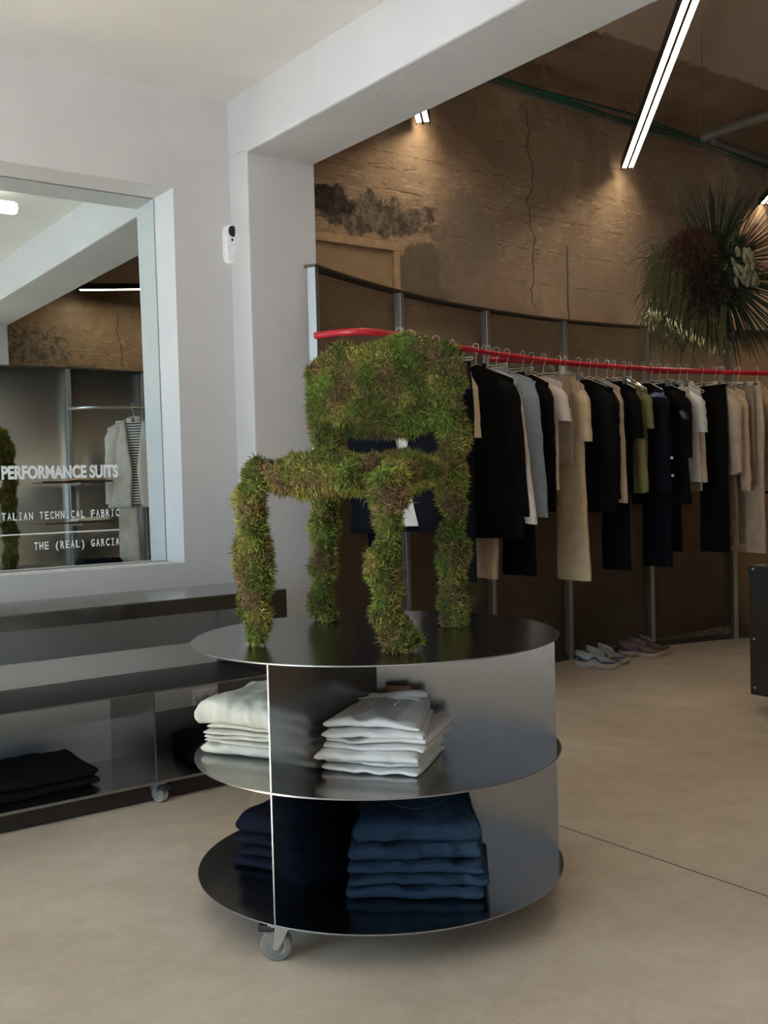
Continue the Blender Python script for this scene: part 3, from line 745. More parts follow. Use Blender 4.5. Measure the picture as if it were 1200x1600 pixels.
# ------------------------------------------------------------------ boarded up opening on the concrete wall
bd = thing('boarded_panel', 'framed plywood board fixed to the concrete wall above the perforated screen', 'board', (2.8911, 4.751, 2.1631))
MB().box(-0.48, 0.732, -0.012, -0.001, -0.6, 0.323).build('board', WOOD, bd, smooth=None)
MB().box(-0.48, 0.771, -0.035, -0.001, 0.323, 0.371).build('top_batten', WOODF, bd, smooth=None, bevel=0.003)
MB().box(0.728, 0.771, -0.035, -0.001, -0.6, 0.323).build('side_batten', WOODF, bd, smooth=None, bevel=0.003)

# ------------------------------------------------------------------ curved screens
def arc_b(w): return float(np.polyval((-0.00058, -0.00210, -0.11468, 0.02144, 4.59391), w - 4.8))
def frame_at(pts, i):
    a = Vector(pts[max(i - 1, 0)]); b = Vector(pts[min(i + 1, len(pts) - 1)]); t = (b - a).normalized(); return t
def sheet(path, z0, z1, th, uvs=True):
    """curved vertical sheet along path (2-D points), metric uv"""
    P = [Vector(p) for p in path]; mb = MB(); n = len(P)
    s = [0.0]
    for i in range(1, n): s.append(s[-1] + (P[i] - P[i - 1]).length)
    V = [(p.x, p.y, z) for p in P for z in (z0, z1)]
    mb.add(V, [(2 * i, 2 * i + 2, 2 * i + 3, 2 * i + 1) for i in range(n - 1)])
    mb.uvs = [(s[i // 2], (z0, z1)[i % 2]) for i in range(2 * n)]
    return mb
def build_sheet(mb, name, mat, parent):
    o = mb.build(name, mat, parent, smooth=60)
    uv = o.data.uv_layers.new(name='UVMap')
    for lp in o.data.loops: uv.data[lp.index].uv = mb.uvs[lp.vertex_index]
    md = o.modifiers.new('thickness', 'SOLIDIFY'); md.thickness = 0.0015
    return o
def bar_on(mb, c, t, half_t, d0, d1, z0, z1):
    n = Vector((t.y, -t.x))
    q = [c - t * half_t + n * d0, c + t * half_t + n * d0, c + t * half_t + n * d1, c - t * half_t + n * d1]
    v = [(p.x, p.y, z0) for p in q] + [(p.x, p.y, z1) for p in q]
    return mb.add(v, [(0, 3, 2, 1), (4, 5, 6, 7), (0, 1, 5, 4), (1, 2, 6, 5), (2, 3, 7, 6), (3, 0, 4, 7)])
def strip_on(path, d0, d1, z0, z1):
    P = [Vector(p) for p in path]; rings = []
    for i, p in enumerate(P):
        t = frame_at(path, i); n = Vector((t.y, -t.x)); a, b = p + n * d0, p + n * d1
        rings.append([(a.x, a.y, z0), (b.x, b.y, z0), (b.x, b.y, z1), (a.x, a.y, z1)])
    return MB().loft(rings)
sg = thing('perforated_screen', 'curved perforated steel screen with grey posts behind the red clothes rail', 'screen')
PW = [2.575, 3.3103, 4.1054, 4.8185, 5.5509, 6.2351, 6.9386, 7.6132]
ZS_ = 2.1535
for k in range(len(PW) - 1):
    ws = np.linspace(PW[k], PW[k + 1], 14); pth = [(w, arc_b(w) + 0.012) for w in ws]
    if k < 5: build_sheet(sheet(pth, FZ + 0.03, ZS_, 0), 'perforated_panel', PERF, sg)
    else: build_sheet(sheet(pth, FZ + 0.03, ZS_, 0), 'sheet_panel', BRONZE_SHEET, sg)
for k, w in enumerate(PW):
    e = 0.02; t = Vector((2 * e, arc_b(w + e) - arc_b(w - e))).normalized()
    bar_on(MB(), Vector((w, arc_b(w))), t, 0.017, 0.0, 0.042, FZ, ZS_).build('post', STEEL_POST, sg, smooth=None, bevel=0.002)
wsa = [(w, arc_b(w)) for w in np.linspace(2.5586, 7.6132, 60)]
strip_on(wsa, -0.014, 0.044, ZS_, ZS_ + 0.012).build('top_rail', STEEL_RAIL, sg, smooth=None)
strip_on(wsa, -0.014, 0.03, FZ, FZ + 0.03).build('bottom_rail', STEEL_RAIL, sg, smooth=None)

ZRL = 1.847
def smooth_path(pts, n=8):
    out = []
    for i in range(len(pts) - 1):
        p0, p1, p2, p3 = [Vector(pts[min(max(i + q, 0), len(pts) - 1)]) for q in (-1, 0, 1, 2)]
        for k in range(n):
            t = k / n
            out.append(0.5 * ((2 * p1) + (p2 - p0) * t + (2 * p0 - 5 * p1 + 4 * p2 - p3) * t * t + (3 * p1 - p0 - 3 * p2 + p3) * t ** 3))
    out.append(Vector(pts[-1])); return out
RAIL = [(2.5789, 3.9512), (2.6261, 3.824), (2.7013, 3.7517), (2.8246, 3.7536), (2.9518, 3.7922), (3.3595, 3.9579), (3.6447, 4.0524), (3.8163, 4.1073), (4.4475, 4.2355), (5.1992, 4.2692), (5.7417, 4.2162), (6.2891, 4.1092), (6.8905, 3.9223)]
rr = thing('clothes_rail', 'red enamelled tubular clothes rail curving along the perforated screen', 'rail', (2.5789, 3.9512, ZRL))
O_ = Vector((2.5789, 3.9512, ZRL))
MB().tube([Vector((p.x, p.y, ZRL)) - O_ for p in smooth_path([Vector(q) for q in RAIL])], 0.0165, 14).build('tube', RED, rr)
for (a, b, za) in (((4.1054, arc_b(4.1054) - 0.042), (4.6258, 4.2547), 1.874), ((5.5509, arc_b(5.5509) - 0.042), (5.9749, 4.1709), 1.8673), ((6.9386, arc_b(6.9386) - 0.045), (6.8905, 3.9223), 1.8499)):
    mid = (a[0] + (b[0] - a[0]) * 0.35, a[1] + (b[1] - a[1]) * 0.18)
    pth = smooth_path([Vector((*a, za)), Vector((*mid, za)), Vector((*b, ZRL))], 8)
    MB().tube([p - O_ for p in pth], 0.0150, 12).build('bracket', RED, rr)

# mirrored side: stainless screen, chrome rail, shelves
so2 = thing('stainless_screen', 'curved screen of plain stainless sheets seen in the mirror', 'screen')
OP = [(2.33, 0.33), (3.0139, 0.3855), (3.6742, 0.3248), (4.4198, 0.1384), (5.2185, -0.1278)]
opp = smooth_path([Vector(p) for p in OP], 8)
for k in range(4):
    pth = [tuple(p) for p in opp[k * 8:k * 8 + 9]]
    o = build_sheet(sheet(pth, FZ + 0.01, 2.2554, 0), 'sheet_panel', STEEL_SHEET, so2)
for k in range(1, 5):
    p = opp[k * 8]; t = frame_at([tuple(q) for q in opp], k * 8)
    bar_on(MB(), p, t, 0.02, -0.045, 0.0, FZ, 2.2554).build('post', STEEL_POST, so2, smooth=None, bevel=0.002)
strip_on([tuple(p) for p in opp], -0.046, 0.01, 2.2554, 2.2703).build('top_rail', STEEL_RAIL, so2, smooth=None)
r2 = thing('clothes_rail', 'plain steel clothes rail with pale suits, seen in the mirror', 'rail', (3.0139, 0.426, 1.9306))
MB().tube(smooth_path([Vector((0, 0, 0.005)), Vector((0.05, 0.13, 0)), Vector((0.17, 0.21, 0)), Vector((0.42, 0.22, 0)), Vector((0.8, 0.13, 0)), Vector((1.5, -0.06, 0))]), 0.015, 12).build('tube', ZINC, r2)
for k, z in enumerate((1.3395, 1.0147, 0.6259)):
    sh = thing('wall_shelf', ('upper', 'middle', 'lowest')[k] + ' black shelf on the stainless screen, seen in the mirror', 'shelf', (2.6838, 0.4473, z), 0, 'shelves on the stainless screen')
    MB().box(0, 0.56 if k < 2 else 0.95, -0.01, 0.26, -0.012, 0).build('board', STEEL_RAIL, sh, smooth=None)
    MB().box(0.30, 0.33, -0.04, 0.25, -0.03, -0.012).build('bracket', ZINC, sh, smooth=None)

# ------------------------------------------------------------------ folded garments
def folded(name, label, cat, mat, loc, rz, w, d, h, seed, group=None, layers=2, taper=0.0, wedge=0.0, sag=0.0, extra=None, tuck=0.0, crumple=1.0):
    """a folded garment: a soft slab with rolled folds and visible layer seams; origin bottom centre"""
    t = thing(name, label, cat, loc, rz, group); rng = random.Random(seed)
    hl = h / layers
    for L in range(layers):
        mb = MB(); rings = []; nx = 34; off = rng.uniform(-0.006, 0.006); ins = rng.uniform(0, 0.007) if L else 0
        for i in range(nx + 1):
            u = -1 + 2 * i / nx; ring = []; edge = min(1.0, (1 - abs(u)) * 14); hz = hl * (0.55 + 0.45 * math.sqrt(max(0, edge * (2 - edge)))) / 2
            for k in range(40):
                a = 2 * PI * k / 40; cy, sz = math.cos(a), math.sin(a)
                y = (d / 2 - ins) * math.copysign(abs(cy) ** 0.28, cy); z = hz * math.copysign(abs(sz) ** 0.75, sz)
                sx = (w / 2 - ins) * u * (1 - taper * (y / d + 0.5))
                zz = z + hl * (L + 0.5) + wedge * max(0.0, (y / d + 0.5)) ** 2 * ((L + 1) / layers) * max(0.0, 1 - 0.3 * u * u) - sag * u * u
                q = Vector((sx * 6 + seed, y * 6, L * 3.7))
                nzv = fbm(q, 1.2, 3); n2 = fbm(q + Vector((9, 2, 5)), 3.5, 2)
                top = 0.5 + 0.5 * sz
                zz += crumple * (nzv * 0.010 + n2 * 0.004) * (top if L == layers - 1 else 0.45) * min(1, h * 30)
                ring.append((sx + off + crumple * n2 * 0.004, y + crumple * (nzv * 0.008 + 0.003 * fbm(q, 7.0, 2)), max(0.0008, zz) if L == 0 else zz))
            rings.append(ring)
        mb.loft(rings).build(('lower_fold', 'fold', 'upper_fold', 'top_fold')[min(3, L if L < layers - 1 else 2)] if layers > 1 else 'fold', mat, t, smooth=60)
    if extra: extra(t)
    return t
ang = math.atan2(1.989 - 2.197, 1.563 - 1.408)     # front edge direction of the white stack
nW = Vector((-math.sin(ang), math.cos(ang), 0))
wf = Vector(((1.408 + 1.563) / 2, (2.197 + 1.989) / 2, 0)) + nW * 0.145
GW = 'white jeans stacked on the middle shelf'
lay = [(0.255, 0.285, 0.034, 0.0, 0.004), (0.26, 0.29, 0.03, -0.004, -0.012), (0.265, 0.28, 0.032, 0.016, 0.0)]
zc = Z1 + 0.0005
nm = ['bottom pair of folded white jeans in the stack on the middle shelf', 'second pair of folded white jeans from the bottom of the stack', 'third pair of folded white jeans, jutting out to the right under the top pair']
for k, (w_, d_, h_, dx, dy) in enumerate(lay):
    p = wf + Vector((math.cos(ang), math.sin(ang), 0)) * dx + nW * dy
    folded('folded_jeans', nm[k], 'jeans', F['whitejean'], (p.x, p.y, zc), ang + (0.0, 0.03, -0.02)[k], w_, d_, h_, 11 + k, GW, 2 if k != 1 else 1, crumple=1.4); zc += h_ * 0.93
def top_white(t):
    MB().box(-0.032, 0.036, 0.128, 0.132, 0.050, 0.082).build('leather_patch', LEATHER, t, smooth=None, bevel=0.001)
    wb = MB(); wb.tube([(x, 0.128 - 0.1 * x * x * 6, 0.054 + 0.006 * math.sin(x * 30)) for x in np.linspace(-0.085, 0.085, 14)], [0.008] + [0.013] * 12 + [0.008], 10).build('waistband', F['whitejean'], t, smooth=60)
    for sgn in (-1, 1):
        MB().tube([(sgn * 0.03, -0.02, 0.062), (sgn * 0.033, 0.05, 0.066), (sgn * 0.05, 0.052, 0.066), (sgn * 0.085, 0.04, 0.062)], 0.0016, 6).build('pocket_stitching', F['whitejean'], t)
p = wf + nW * 0.0 + Vector((math.cos(ang), math.sin(ang), 0)) * 0.004
folded('folded_jeans', 'topmost pair of folded white jeans with brown leather patch on the waistband', 'jeans', F['whitejean'], (p.x, p.y, zc), ang + 0.02, 0.262, 0.285, 0.048, 20, GW, 2, 0.34, 0.014, 0.004, top_white, crumple=1.5)

GC = 'cream jeans stacked on the middle shelf'
angc = math.atan2(2.366 - 2.558, 1.363 - 1.265); nC = Vector((-math.sin(angc), math.cos(angc), 0)); dC = Vector((math.cos(angc), math.sin(angc), 0))
cf = Vector((1.265, 2.558, 0)) + dC * 0.135 + nC * 0.135; zc = Z1 + 0.0005
for k, (w_, d_, h_, dx, lab, ly) in enumerate(((0.27, 0.25, 0.034, 0.0, 'bottom pair of folded cream jeans in the stack left of the steel fin', 1), (0.255, 0.25, 0.026, -0.002, 'second pair of folded cream jeans from the bottom, edge rolled', 2), (0.25, 0.24, 0.026, -0.012, 'third pair of folded cream jeans under the bulky top pair', 2))):
    q = cf + dC * dx; folded('folded_jeans', lab, 'jeans', F['creamjean'], (q.x, q.y, zc), angc + 0.03 * (k - 1), w_, d_, h_, 31 + k, GC, ly); zc += h_ * 0.92
def top_cream(t):
    MB().tube([(-0.02, -0.02, 0.077), (0.02, 0.01, 0.081), (0.06, 0.03, 0.081), (0.12, 0.05, 0.077)], 0.002, 6).build('pocket_stitching', F['creamjean'], t)
q = cf + dC * -0.02; folded('folded_jeans', 'bulky topmost pair of folded cream jeans with stitched pocket', 'jeans', F['creamjean'], (q.x, q.y, zc), angc - 0.04, 0.275, 0.25, 0.075, 40, GC, 1, 0.05, 0.01, 0.012, top_cream, crumple=2.0)

GN = 'navy trousers stacked on the bottom shelf'
angn = math.atan2(2.411 - 2.536, 1.388 - 1.335); nN = Vector((-math.sin(angn), math.cos(angn), 0)); dN = Vector((math.cos(angn), math.sin(angn), 0))
nf = Vector((1.335, 2.536, 0)) + dN * 0.13 + nN * 0.135; zc = Z2 + 0.0005
for k, (h_, lab) in enumerate(((0.034, 'lowest folded navy trousers in the stack left of the fin'), (0.032, 'second folded navy trousers from the bottom'), (0.032, 'third folded navy trousers from the bottom'), (0.055, 'thick topmost folded navy trousers in the small stack'))):
    q = nf + dN * (0.004 * (k % 2)) ; folded('folded_trousers', lab, 'trousers', F['navychino'], (q.x, q.y, zc), angn + 0.02 * (k - 1), 0.26, 0.25, h_, 51 + k, GN, 1, 0, 0.01 if k == 3 else 0, 0.004); zc += h_ * 0.94

GD = 'blue jeans stacked on the bottom shelf'
angd = math.atan2(1.911 - 2.136, 1.702 - 1.437); nD = Vector((-math.sin(angd), math.cos(angd), 0)); dD = Vector((math.cos(angd), math.sin(angd), 0))
df = (Vector((1.437, 2.136, 0)) + Vector((1.702, 1.911, 0))) / 2 + nD * 0.135; zc = Z2 + 0.0005
for k, (h_, dx, w_, lab) in enumerate(((0.036, 0.0, 0.345, 'lowest folded blue jeans in the large stack'), (0.032, 0.004, 0.345, 'second folded blue jeans from the bottom'), (0.034, 0.002, 0.335, 'third folded blue jeans from the bottom, frayed left edge'), (0.048, -0.004, 0.325, 'fourth folded blue jeans, right under the top pair'))):
    q = df + dD * dx; folded('folded_jeans', lab, 'jeans', F['denim'], (q.x, q.y, zc), angd + 0.015 * (k - 1.5), w_, 0.26, h_, 61 + k, GD, 1, 0, 0, 0.003, crumple=1.7); zc += h_ * 0.94
def top_denim(t):
    MB().box(-0.03, 0.03, 0.128, 0.132, 0.072, 0.105).build('leather_patch', LEATHER, t, smooth=None)
    MB().tube([(x, -0.055 + 0.10 * (x / 0.1) ** 2 * 0.6, 0.066 + 0.02 * (x / 0.1) ** 2) for x in np.linspace(-0.1, 0.1, 16)], 0.0007, 6).build('pocket_stitching', DSTITCH, t)
q = df + dD * 0.0; folded('folded_jeans', 'topmost folded blue jeans with curved pocket stitching', 'jeans', F['denim'], (q.x, q.y, zc), angd, 0.315, 0.26, 0.058, 70, GD, 1, 0.2, 0.045, 0.004, top_denim, crumple=1.6)

folded('folded_sweatshirt', 'black folded garment lying alone on the bench\'s bottom shelf at the left edge', 'clothing', F['black'], (1.20, 3.735, 0.1225), 0.05, 0.37, 0.24, 0.07, 81, None, 2, 0.1, 0.04)
folded('folded_trousers', 'black folded trousers on the bench bottom shelf, half hidden by the round table', 'trousers', F['black'], (1.90, 3.73, 0.1225), -0.15, 0.26, 0.27, 0.05, 82, 'black garments in the right bay of the bench', 1)
folded('folded_trousers', 'second black folded garment lying on top of the half hidden trousers', 'trousers', F['black'], (1.905, 3.74, 0.170), -0.05, 0.25, 0.25, 0.045, 83, 'black garments in the right bay of the bench', 1)
for k, (x, y, z, w_, h_, m_, lab) in enumerate(((3.0459, 0.5964, 1.3397, 0.30, 0.02, 'beige', 'flat beige folded garment on the upper mirrored shelf'), (3.0885, 0.5964, 1.0149, 0.26, 0.03, 'ecru', 'cream folded garment on the middle mirrored shelf'), (3.1418, 0.607, 0.6261, 0.32, 0.09, 'navy', 'navy folded stack on the lowest mirrored shelf'))):
    folded('folded_garment', lab, 'clothing', F[m_], (x, y, z), 0.0, w_, 0.2, h_, 90 + k, 'garments on the mirrored shelves', 1)

# ------------------------------------------------------------------ hangers
GSZ = 0.9637  # back room, rail and garments scaled about the camera by this factor
def hanger_mb(clip=False):
    mb = MB(); r = 0.0021
    hook = [(0, 0.019 * math.sin(a), 0.001 + 0.019 * math.cos(a)) for a in np.linspace(-PI * 0.62, PI * 0.62, 16)]
    # hook loops over the rail, in the plane across it; stem comes back to the centre
    hook = [(0.019 * math.sin(a) * 1.0, 0, 0.0015 + 0.0185 * math.cos(a)) for a in np.linspace(-PI * 0.55, PI * 0.62, 18)]
    stem = hook + [(0.012, 0, -0.028), (0.003, 0, -0.045), (0, 0, -0.06), (0, 0, -0.088)]
    mb.tube(stem, r, 6)
    if not clip:
        mb.tube([(0, 0, -0.088), (0.03, 0, -0.098), (0.19, 0, -0.165), (0.196, 0, -0.172), (0.19, 0, -0.176), (-0.19, 0, -0.176), (-0.196, 0, -0.172), (-0.19, 0, -0.165), (-0.03, 0, -0.098), (0, 0, -0.088)], r, 6)
    else:
        mb.tube([(0, 0, -0.088), (0.02, 0, -0.096), (0.19, 0, -0.100), (0.196, 0, -0.106), (0.19, 0, -0.112), (-0.19, 0, -0.112), (-0.196, 0, -0.106), (-0.19, 0, -0.100), (-0.02, 0, -0.096), (0, 0, -0.088)], r, 6)
    return mb
HM = {}
def hanger(xy, th, label, clip=False, z=ZRL + 0.017, clips=(-0.12, 0.12), group='wire hangers on the red rail'):
    nmz = 'clip_hanger' if clip else 'wire_hanger'
    t = thing(nmz, label, 'hanger', (xy[0], xy[1], z), th, group); t.scale = (GSZ,) * 3
    if clip not in HM: HM[clip] = hanger_mb(clip).mesh('hanger_wire', 60); HM[clip].materials.append(WIRE)
    o = bpy.data.objects.new('wire', HM[clip]); COL.objects.link(o); o.parent = t
    if clip:
        for x in clips:
            MB().box(x - 0.011, x + 0.011, -0.012, 0.012, -0.142, -0.098).build('clip', CLIPM, t, smooth=None, bevel=0.003)
    return t

# ------------------------------------------------------------------ hanging garments
def sgnp(v, e): return math.copysign(abs(v) ** e, v)
def torso(hw, length, hem, th, seed, zn=-0.115, slope=0.40, gap=None, nx=44, nz=22, neck=0.055, waist=0.9):
    rings = []; rn = random.Random(seed); ph = rn.uniform(0, 6); fr = rn.uniform(16, 24)
    for k in range(nz + 1):
        s = k / nz; ring = []; wv = float(np.interp(s, [0, 0.10, 0.22, 0.5, 1], [hw, hw * 0.97, hw * waist, (hw * waist + hem) / 2, hem]))
        thk = 0.010 + (th - 0.010) * min(1.0, s * 4.5) * (1.0 - 0.15 * s)
        a0, a1 = 0, 2 * PI
        if gap: g = gap(s) / wv; a0 = -PI / 2 + math.asin(min(0.9, g)); a1 = a0 + 2 * PI - 2 * math.asin(min(0.9, g))
        for i in range(nx + (1 if gap else 0)):
            a = a0 + (a1 - a0) * i / nx
            x = wv * sgnp(math.cos(a), 0.7 if not gap else 1.0); y = thk * sgnp(math.sin(a), 0.8)
            zt = zn - slope * max(0.0, abs(x) - neck) * (1 if abs(x) > neck else 0) - (0.012 if abs(x) < neck else 0)
            zz = zt * (1 - s) + (zn - length) * s
            f = (0.010 * math.sin(x * fr + ph + s * 1.5) + 0.008 * fbm((x * 5 + seed, y * 5, zz * 2.2), 1.0, 2)) * min(1, s * 2)
            xo = 0.006 * fbm((seed * 3.3, zz * 4, y * 9), 1.0, 2) * s
            ring.append((x + xo, y + f * (1 if math.sin(a) > -0.2 else 1), zz))
        rings.append(ring)
    return rings
def open_loft(mb, rings):
    n = len(rings[0]); V = [p for r in rings for p in r]
    return mb.add(V, [(i * n + k, i * n + k + 1, (i + 1) * n + k + 1, (i + 1) * n + k) for i in range(len(rings) - 1) for k in range(n - 1)])
def sleeve(sx, hw, L, r0, r1, seed, zn=-0.115, slope=0.40, neck=0.055, out=0.035, fwd=0.0, cuff=0.0):
    rings = []; zs = zn - slope * (hw - neck); nz = 16 if L > 0.35 else 9
    for k in range(nz + 1):
        s = k / nz; r = r0 * (1 - s) + r1 * s; cx = hw - 0.052 + out * s + 0.006 * fbm((seed, s * 5, 1), 1, 2)
        cy = fwd * s * s; cz = zs - 0.018 - L * s
        if cuff and s > 0.9: r *= 1 - cuff
        ring = []
        for i in range(18):
            a = 2 * PI * i / 18; x = r * math.cos(a); y = r * 0.62 * math.sin(a)
            w = 1 + 0.10 * fbm((seed + 2 * math.cos(a), s * 9, 2 * math.sin(a)), 1.0, 3)
            tilt = -0.45 * x * (1 - s) if k < 5 else -0.10 * x
            lift = 0.0
            if k == 0: x *= 0.75; y *= 0.45; lift = 0.014
            ring.append((sx * (cx + x * w), cy + y * w, cz + tilt + lift))
        rings.append(ring if sx > 0 else ring[::-1])
    return MB().loft(rings)
def solid(o, t=0.004):
    md = o.modifiers.new('thickness', 'SOLIDIFY'); md.thickness = t; return o
def topwear(name, label, cat, mat, xy, deg, hw=0.215, length=0.66, hem=0.225, th=0.035, sl='short', seed=1, z=ZRL + 0.017, group='garments on the red rail',
            gap=None, collar=None, sleeve_len=None, r0=0.075, buttons=None, cuff=False, bmat=None, button_side=1.0, zn=-0.115, flare=0.05):
    t = thing(name, label, cat, (xy[0], xy[1], z), math.radians(deg), group)
    if group == 'garments on the red rail': t.scale = (GSZ,) * 3
    if sl == 'short' and hem == 0.225: hem = hw * 0.86
    rings = torso(hw, length, hem, th, seed, zn=zn, gap=gap, waist=0.80 if sl == 'short' else 0.9)
    if gap: solid(open_loft(MB(), rings).build('body', mat, t, smooth=60))
    else: MB().loft(rings).build('body', mat, t, smooth=60)
    if sl:
        L = sleeve_len or (0.20 if sl == 'short' else 0.60); r1 = 0.068 if sl == 'short' else 0.042
        for sx in (-1, 1):
            o = sleeve(sx, hw, L, r0, r1, seed + sx, zn=zn, out=0.035 if sl == 'short' else flare, cuff=0.12 if cuff else 0).build('sleeve', mat, t, smooth=60)
    if collar:
        r = 0.058; pts = [(r * math.cos(a), 0.032 * math.sin(a), zn + 0.012 - 0.012 * (1 - math.sin(a))) for a in np.linspace(-PI * 0.42, PI * 1.42, 22)]
        rings = [[Vector(p) + Vector((0, 0, 0.018)), Vector(p) + Vector((p[0] * 0.12, p[1] * 0.2, -0.014)), Vector(p) + Vector((p[0] * 0.06, p[1] * 0.1, -0.016)), Vector(p) + Vector((-p[0] * 0.05, 0, 0.014))] for p in pts]
        MB().loft(rings).build('collar', collar, t, smooth=60)
    if buttons:
        for (x, y, zz) in buttons:
            MB().cyl((x, y, zz), (x + 0.006 * button_side, y - 0.004, zz), 0.009, 12).build('button', bmat or BUTTON, t)
    return t
def legs(name, label, cat, mat, xy, deg, zb, half=0.10, hemw=0.115, off=0.0, th=0.028, seed=1, z=ZRL + 0.017, group='garments on the red rail', skew=0.0, waist=None, ztop=-0.125, hip=1.15):
    """folded trousers or shorts hung by the waistband"""
    t = thing(name, label, cat, (xy[0], xy[1], z), math.radians(deg), group)
    rings = []; nz = 26; zb = zb - 1.889 if group == 'garments on the red rail' else zb - z
    if group == 'garments on the red rail': t.scale = (GSZ,) * 3
    for k in range(nz + 1):
        s = k / nz; w = half * (1 - s) + hemw * s; w *= 1 + (hip - 1) * math.sin(PI * min(1, s * 1.8)) * (1 - s)
        thk = (0.012 + (th - 0.012) * min(1, s * 5)); ring = []
        for i in range(40):
            a = 2 * PI * i / 40; x = w * sgnp(math.cos(a), 0.75); y = thk * sgnp(math.sin(a), 0.7)
            crease = 0.006 * math.exp(-((x / w - 0.1) / 0.12) ** 2) * (1 if s > 0.15 else 0)
            f = 0.007 * fbm((x * 6 + seed, y * 4, s * 6), 1, 3) + 0.004 * math.sin(x * 30 + seed) * s
            ring.append((off + skew * s + x, y + f - math.copysign(crease, y), ztop * (1 - s) + (zb + 0.004 * math.cos(x * 9)) * s))
        rings.append(ring)
    MB().loft(rings).build('legs', mat, t, smooth=60)
    wb = []
    for zz in (ztop + 0.004, ztop - 0.034):
        wb.append([(off + half * 1.02 * sgnp(math.cos(2 * PI * i / 30), 0.75), 0.0165 * sgnp(math.sin(2 * PI * i / 30), 0.7), zz) for i in range(30)])
    MB().loft(wb).build('waistband', waist or mat, t, smooth=40)
    return t

RP = smooth_path([Vector(q) for q in RAIL], 24)
def on_rail(w):
    w = w * 0.9637; lim = 2.80  # w is the value before the rail was scaled about the camera
    k = min(range(len(RP)), key=lambda i: abs(RP[i].x - w) + (10 if RP[i].y > 3.86 and w < lim else 0)); return (RP[k].x, RP[k].y)
def H(w, deg, what, clip=False, clips=(-0.12, 0.12)):  # rail positions and yaws of the garments solved from image pixels
    return hanger(on_rail(w), math.radians(deg), ('clip hanger holding the ' if clip else 'white wire hanger carrying the ') + what, clip, clips=clips)

# suit facing the viewer, behind the moss chair
blz = lambda s: max(0.014, 0.08 * (1 - s * 1.35)) if s < 0.62 else 0.014 + 0.16 * (s - 0.62)
def top_at(w, deg, what, *a, **k):
    H(w, deg, what); return topwear(*a, on_rail(w), deg, **k)
sx_, sy_ = on_rail(3.03)
topwear('shirt', 'white shirt showing in the open front of the navy blazer behind the moss chair', 'shirt', F['white'], (sx_, sy_), -42, hw=0.195, length=0.80, hem=0.21, th=0.03, sl=None, seed=3)
hanger((sx_, sy_), math.radians(-42), 'white wire hanger carrying the navy blazer behind the moss chair')
bz = topwear('blazer', 'navy blazer worn open over a white shirt, seen through the moss chair', 'blazer', F['navy'], (sx_, sy_), -42, hw=0.225, length=0.83, hem=0.255, th=0.055, sl='long', seed=4, gap=blz, sleeve_len=0.60, r0=0.085)
for sg_ in (-1, 1):
    mb = MB(); mb.add([(sg_ * 0.05, -0.03, -0.115), (sg_ * 0.10, -0.058, -0.20), (sg_ * 0.085, -0.062, -0.26), (sg_ * 0.006, -0.062, -0.50), (sg_ * 0.045, -0.058, -0.26)], [(0, 1, 2, 3, 4)])
    solid(mb.build('lapel', F['navy'], bz, smooth=None), 0.005)
H(3.12, -50, 'navy trousers left of the table leg', True, (-0.05, 0.05))
legs('trousers', 'dark navy trousers hanging below the blazer, left of the front chair leg', 'trousers', F['denimdark'], on_rail(3.12), -62, 0.655, 0.085, 0.085, off=-0.16, seed=6)
H(3.36, -60, 'dark jeans behind the right chair leg', True, (-0.02, 0.14))
legs('trousers', 'dark navy jeans hanging behind the right hand chair leg', 'trousers', F['denimdark'], on_rail(3.36), -62, 0.675, 0.10, 0.11, off=0.08, seed=7)
top_at(3.535, -104, 'cream t-shirt', 't_shirt', 'cream t-shirt sticking out right of the moss backrest', 't-shirt', F['cream'], hw=0.2, length=0.62, sl='short', seed=8, sleeve_len=0.30)
H(3.84, -95, 'beige trousers behind the black coat', True, (-0.1, 0.04))
legs('trousers', 'beige trousers whose hem shows under the long black coat', 'trousers', F['beige'], on_rail(3.84), -95, 0.645, 0.09, 0.10, off=-0.02, seed=9)
top_at(3.755, -73, 'long black coat', 'coat', 'long black coat nearest the moss chair', 'coat', F['black'], hw=0.225, length=0.90, hem=0.27, th=0.05, sl='long', seed=10, sleeve_len=0.70, r0=0.085, flare=0.085, collar=F['black'])
top_at(3.884, -93, 'cream long shirt behind the coat', 'shirt', 'cream long sleeved shirt edging out behind the black coat', 'shirt', F['pinkwhite'], hw=0.222, length=0.80, hem=0.26, th=0.03, sl='long', seed=11, sleeve_len=0.74, flare=0.15, r0=0.07)
top_at(3.965, -56, 'light blue shirt', 'shirt', 'light blue shirt with buttoned cuff hanging to the right of the coat', 'shirt', F['blue'], hw=0.215, length=0.72, hem=0.225, th=0.035, sl='long', seed=12, collar=F['blue'], sleeve_len=0.72, cuff=True, r0=0.066, flare=0.07)
H(4.06, -86, 'black trousers beside the blue shirt', True, (0.03, 0.15))
legs('trousers', 'black trousers hanging between the coat and the light blue shirt', 'trousers', F['black'], on_rail(4.06), -86, 0.645, 0.09, 0.12, off=0.06, seed=13)
top_at(4.217, -95, 'black knit', 'sweater', 'black sweater between the light blue shirt and the white t-shirt', 'sweater', F['black'], hw=0.22, length=0.74, hem=0.225, th=0.04, sl='long', seed=14, sleeve_len=0.66)
top_at(4.296, -80, 'white t-shirt beside the shorts', 't_shirt', 'white t-shirt with short sleeve in front of the taupe shorts', 't-shirt', F['pinkwhite'], hw=0.208, length=0.66, sl='short', seed=15, sleeve_len=0.19)
H(4.44, -84, 'taupe shorts in the middle of the rail', True, (-0.10, 0.10))
legs('shorts', 'taupe shorts clipped in front of the long cream trousers', 'shorts', F['taupe'], on_rail(4.44), -84, 1.255, 0.19, 0.205, seed=16, hip=1.02)
H(4.575, -92, 'long cream trousers', True, (0.05, 0.16))
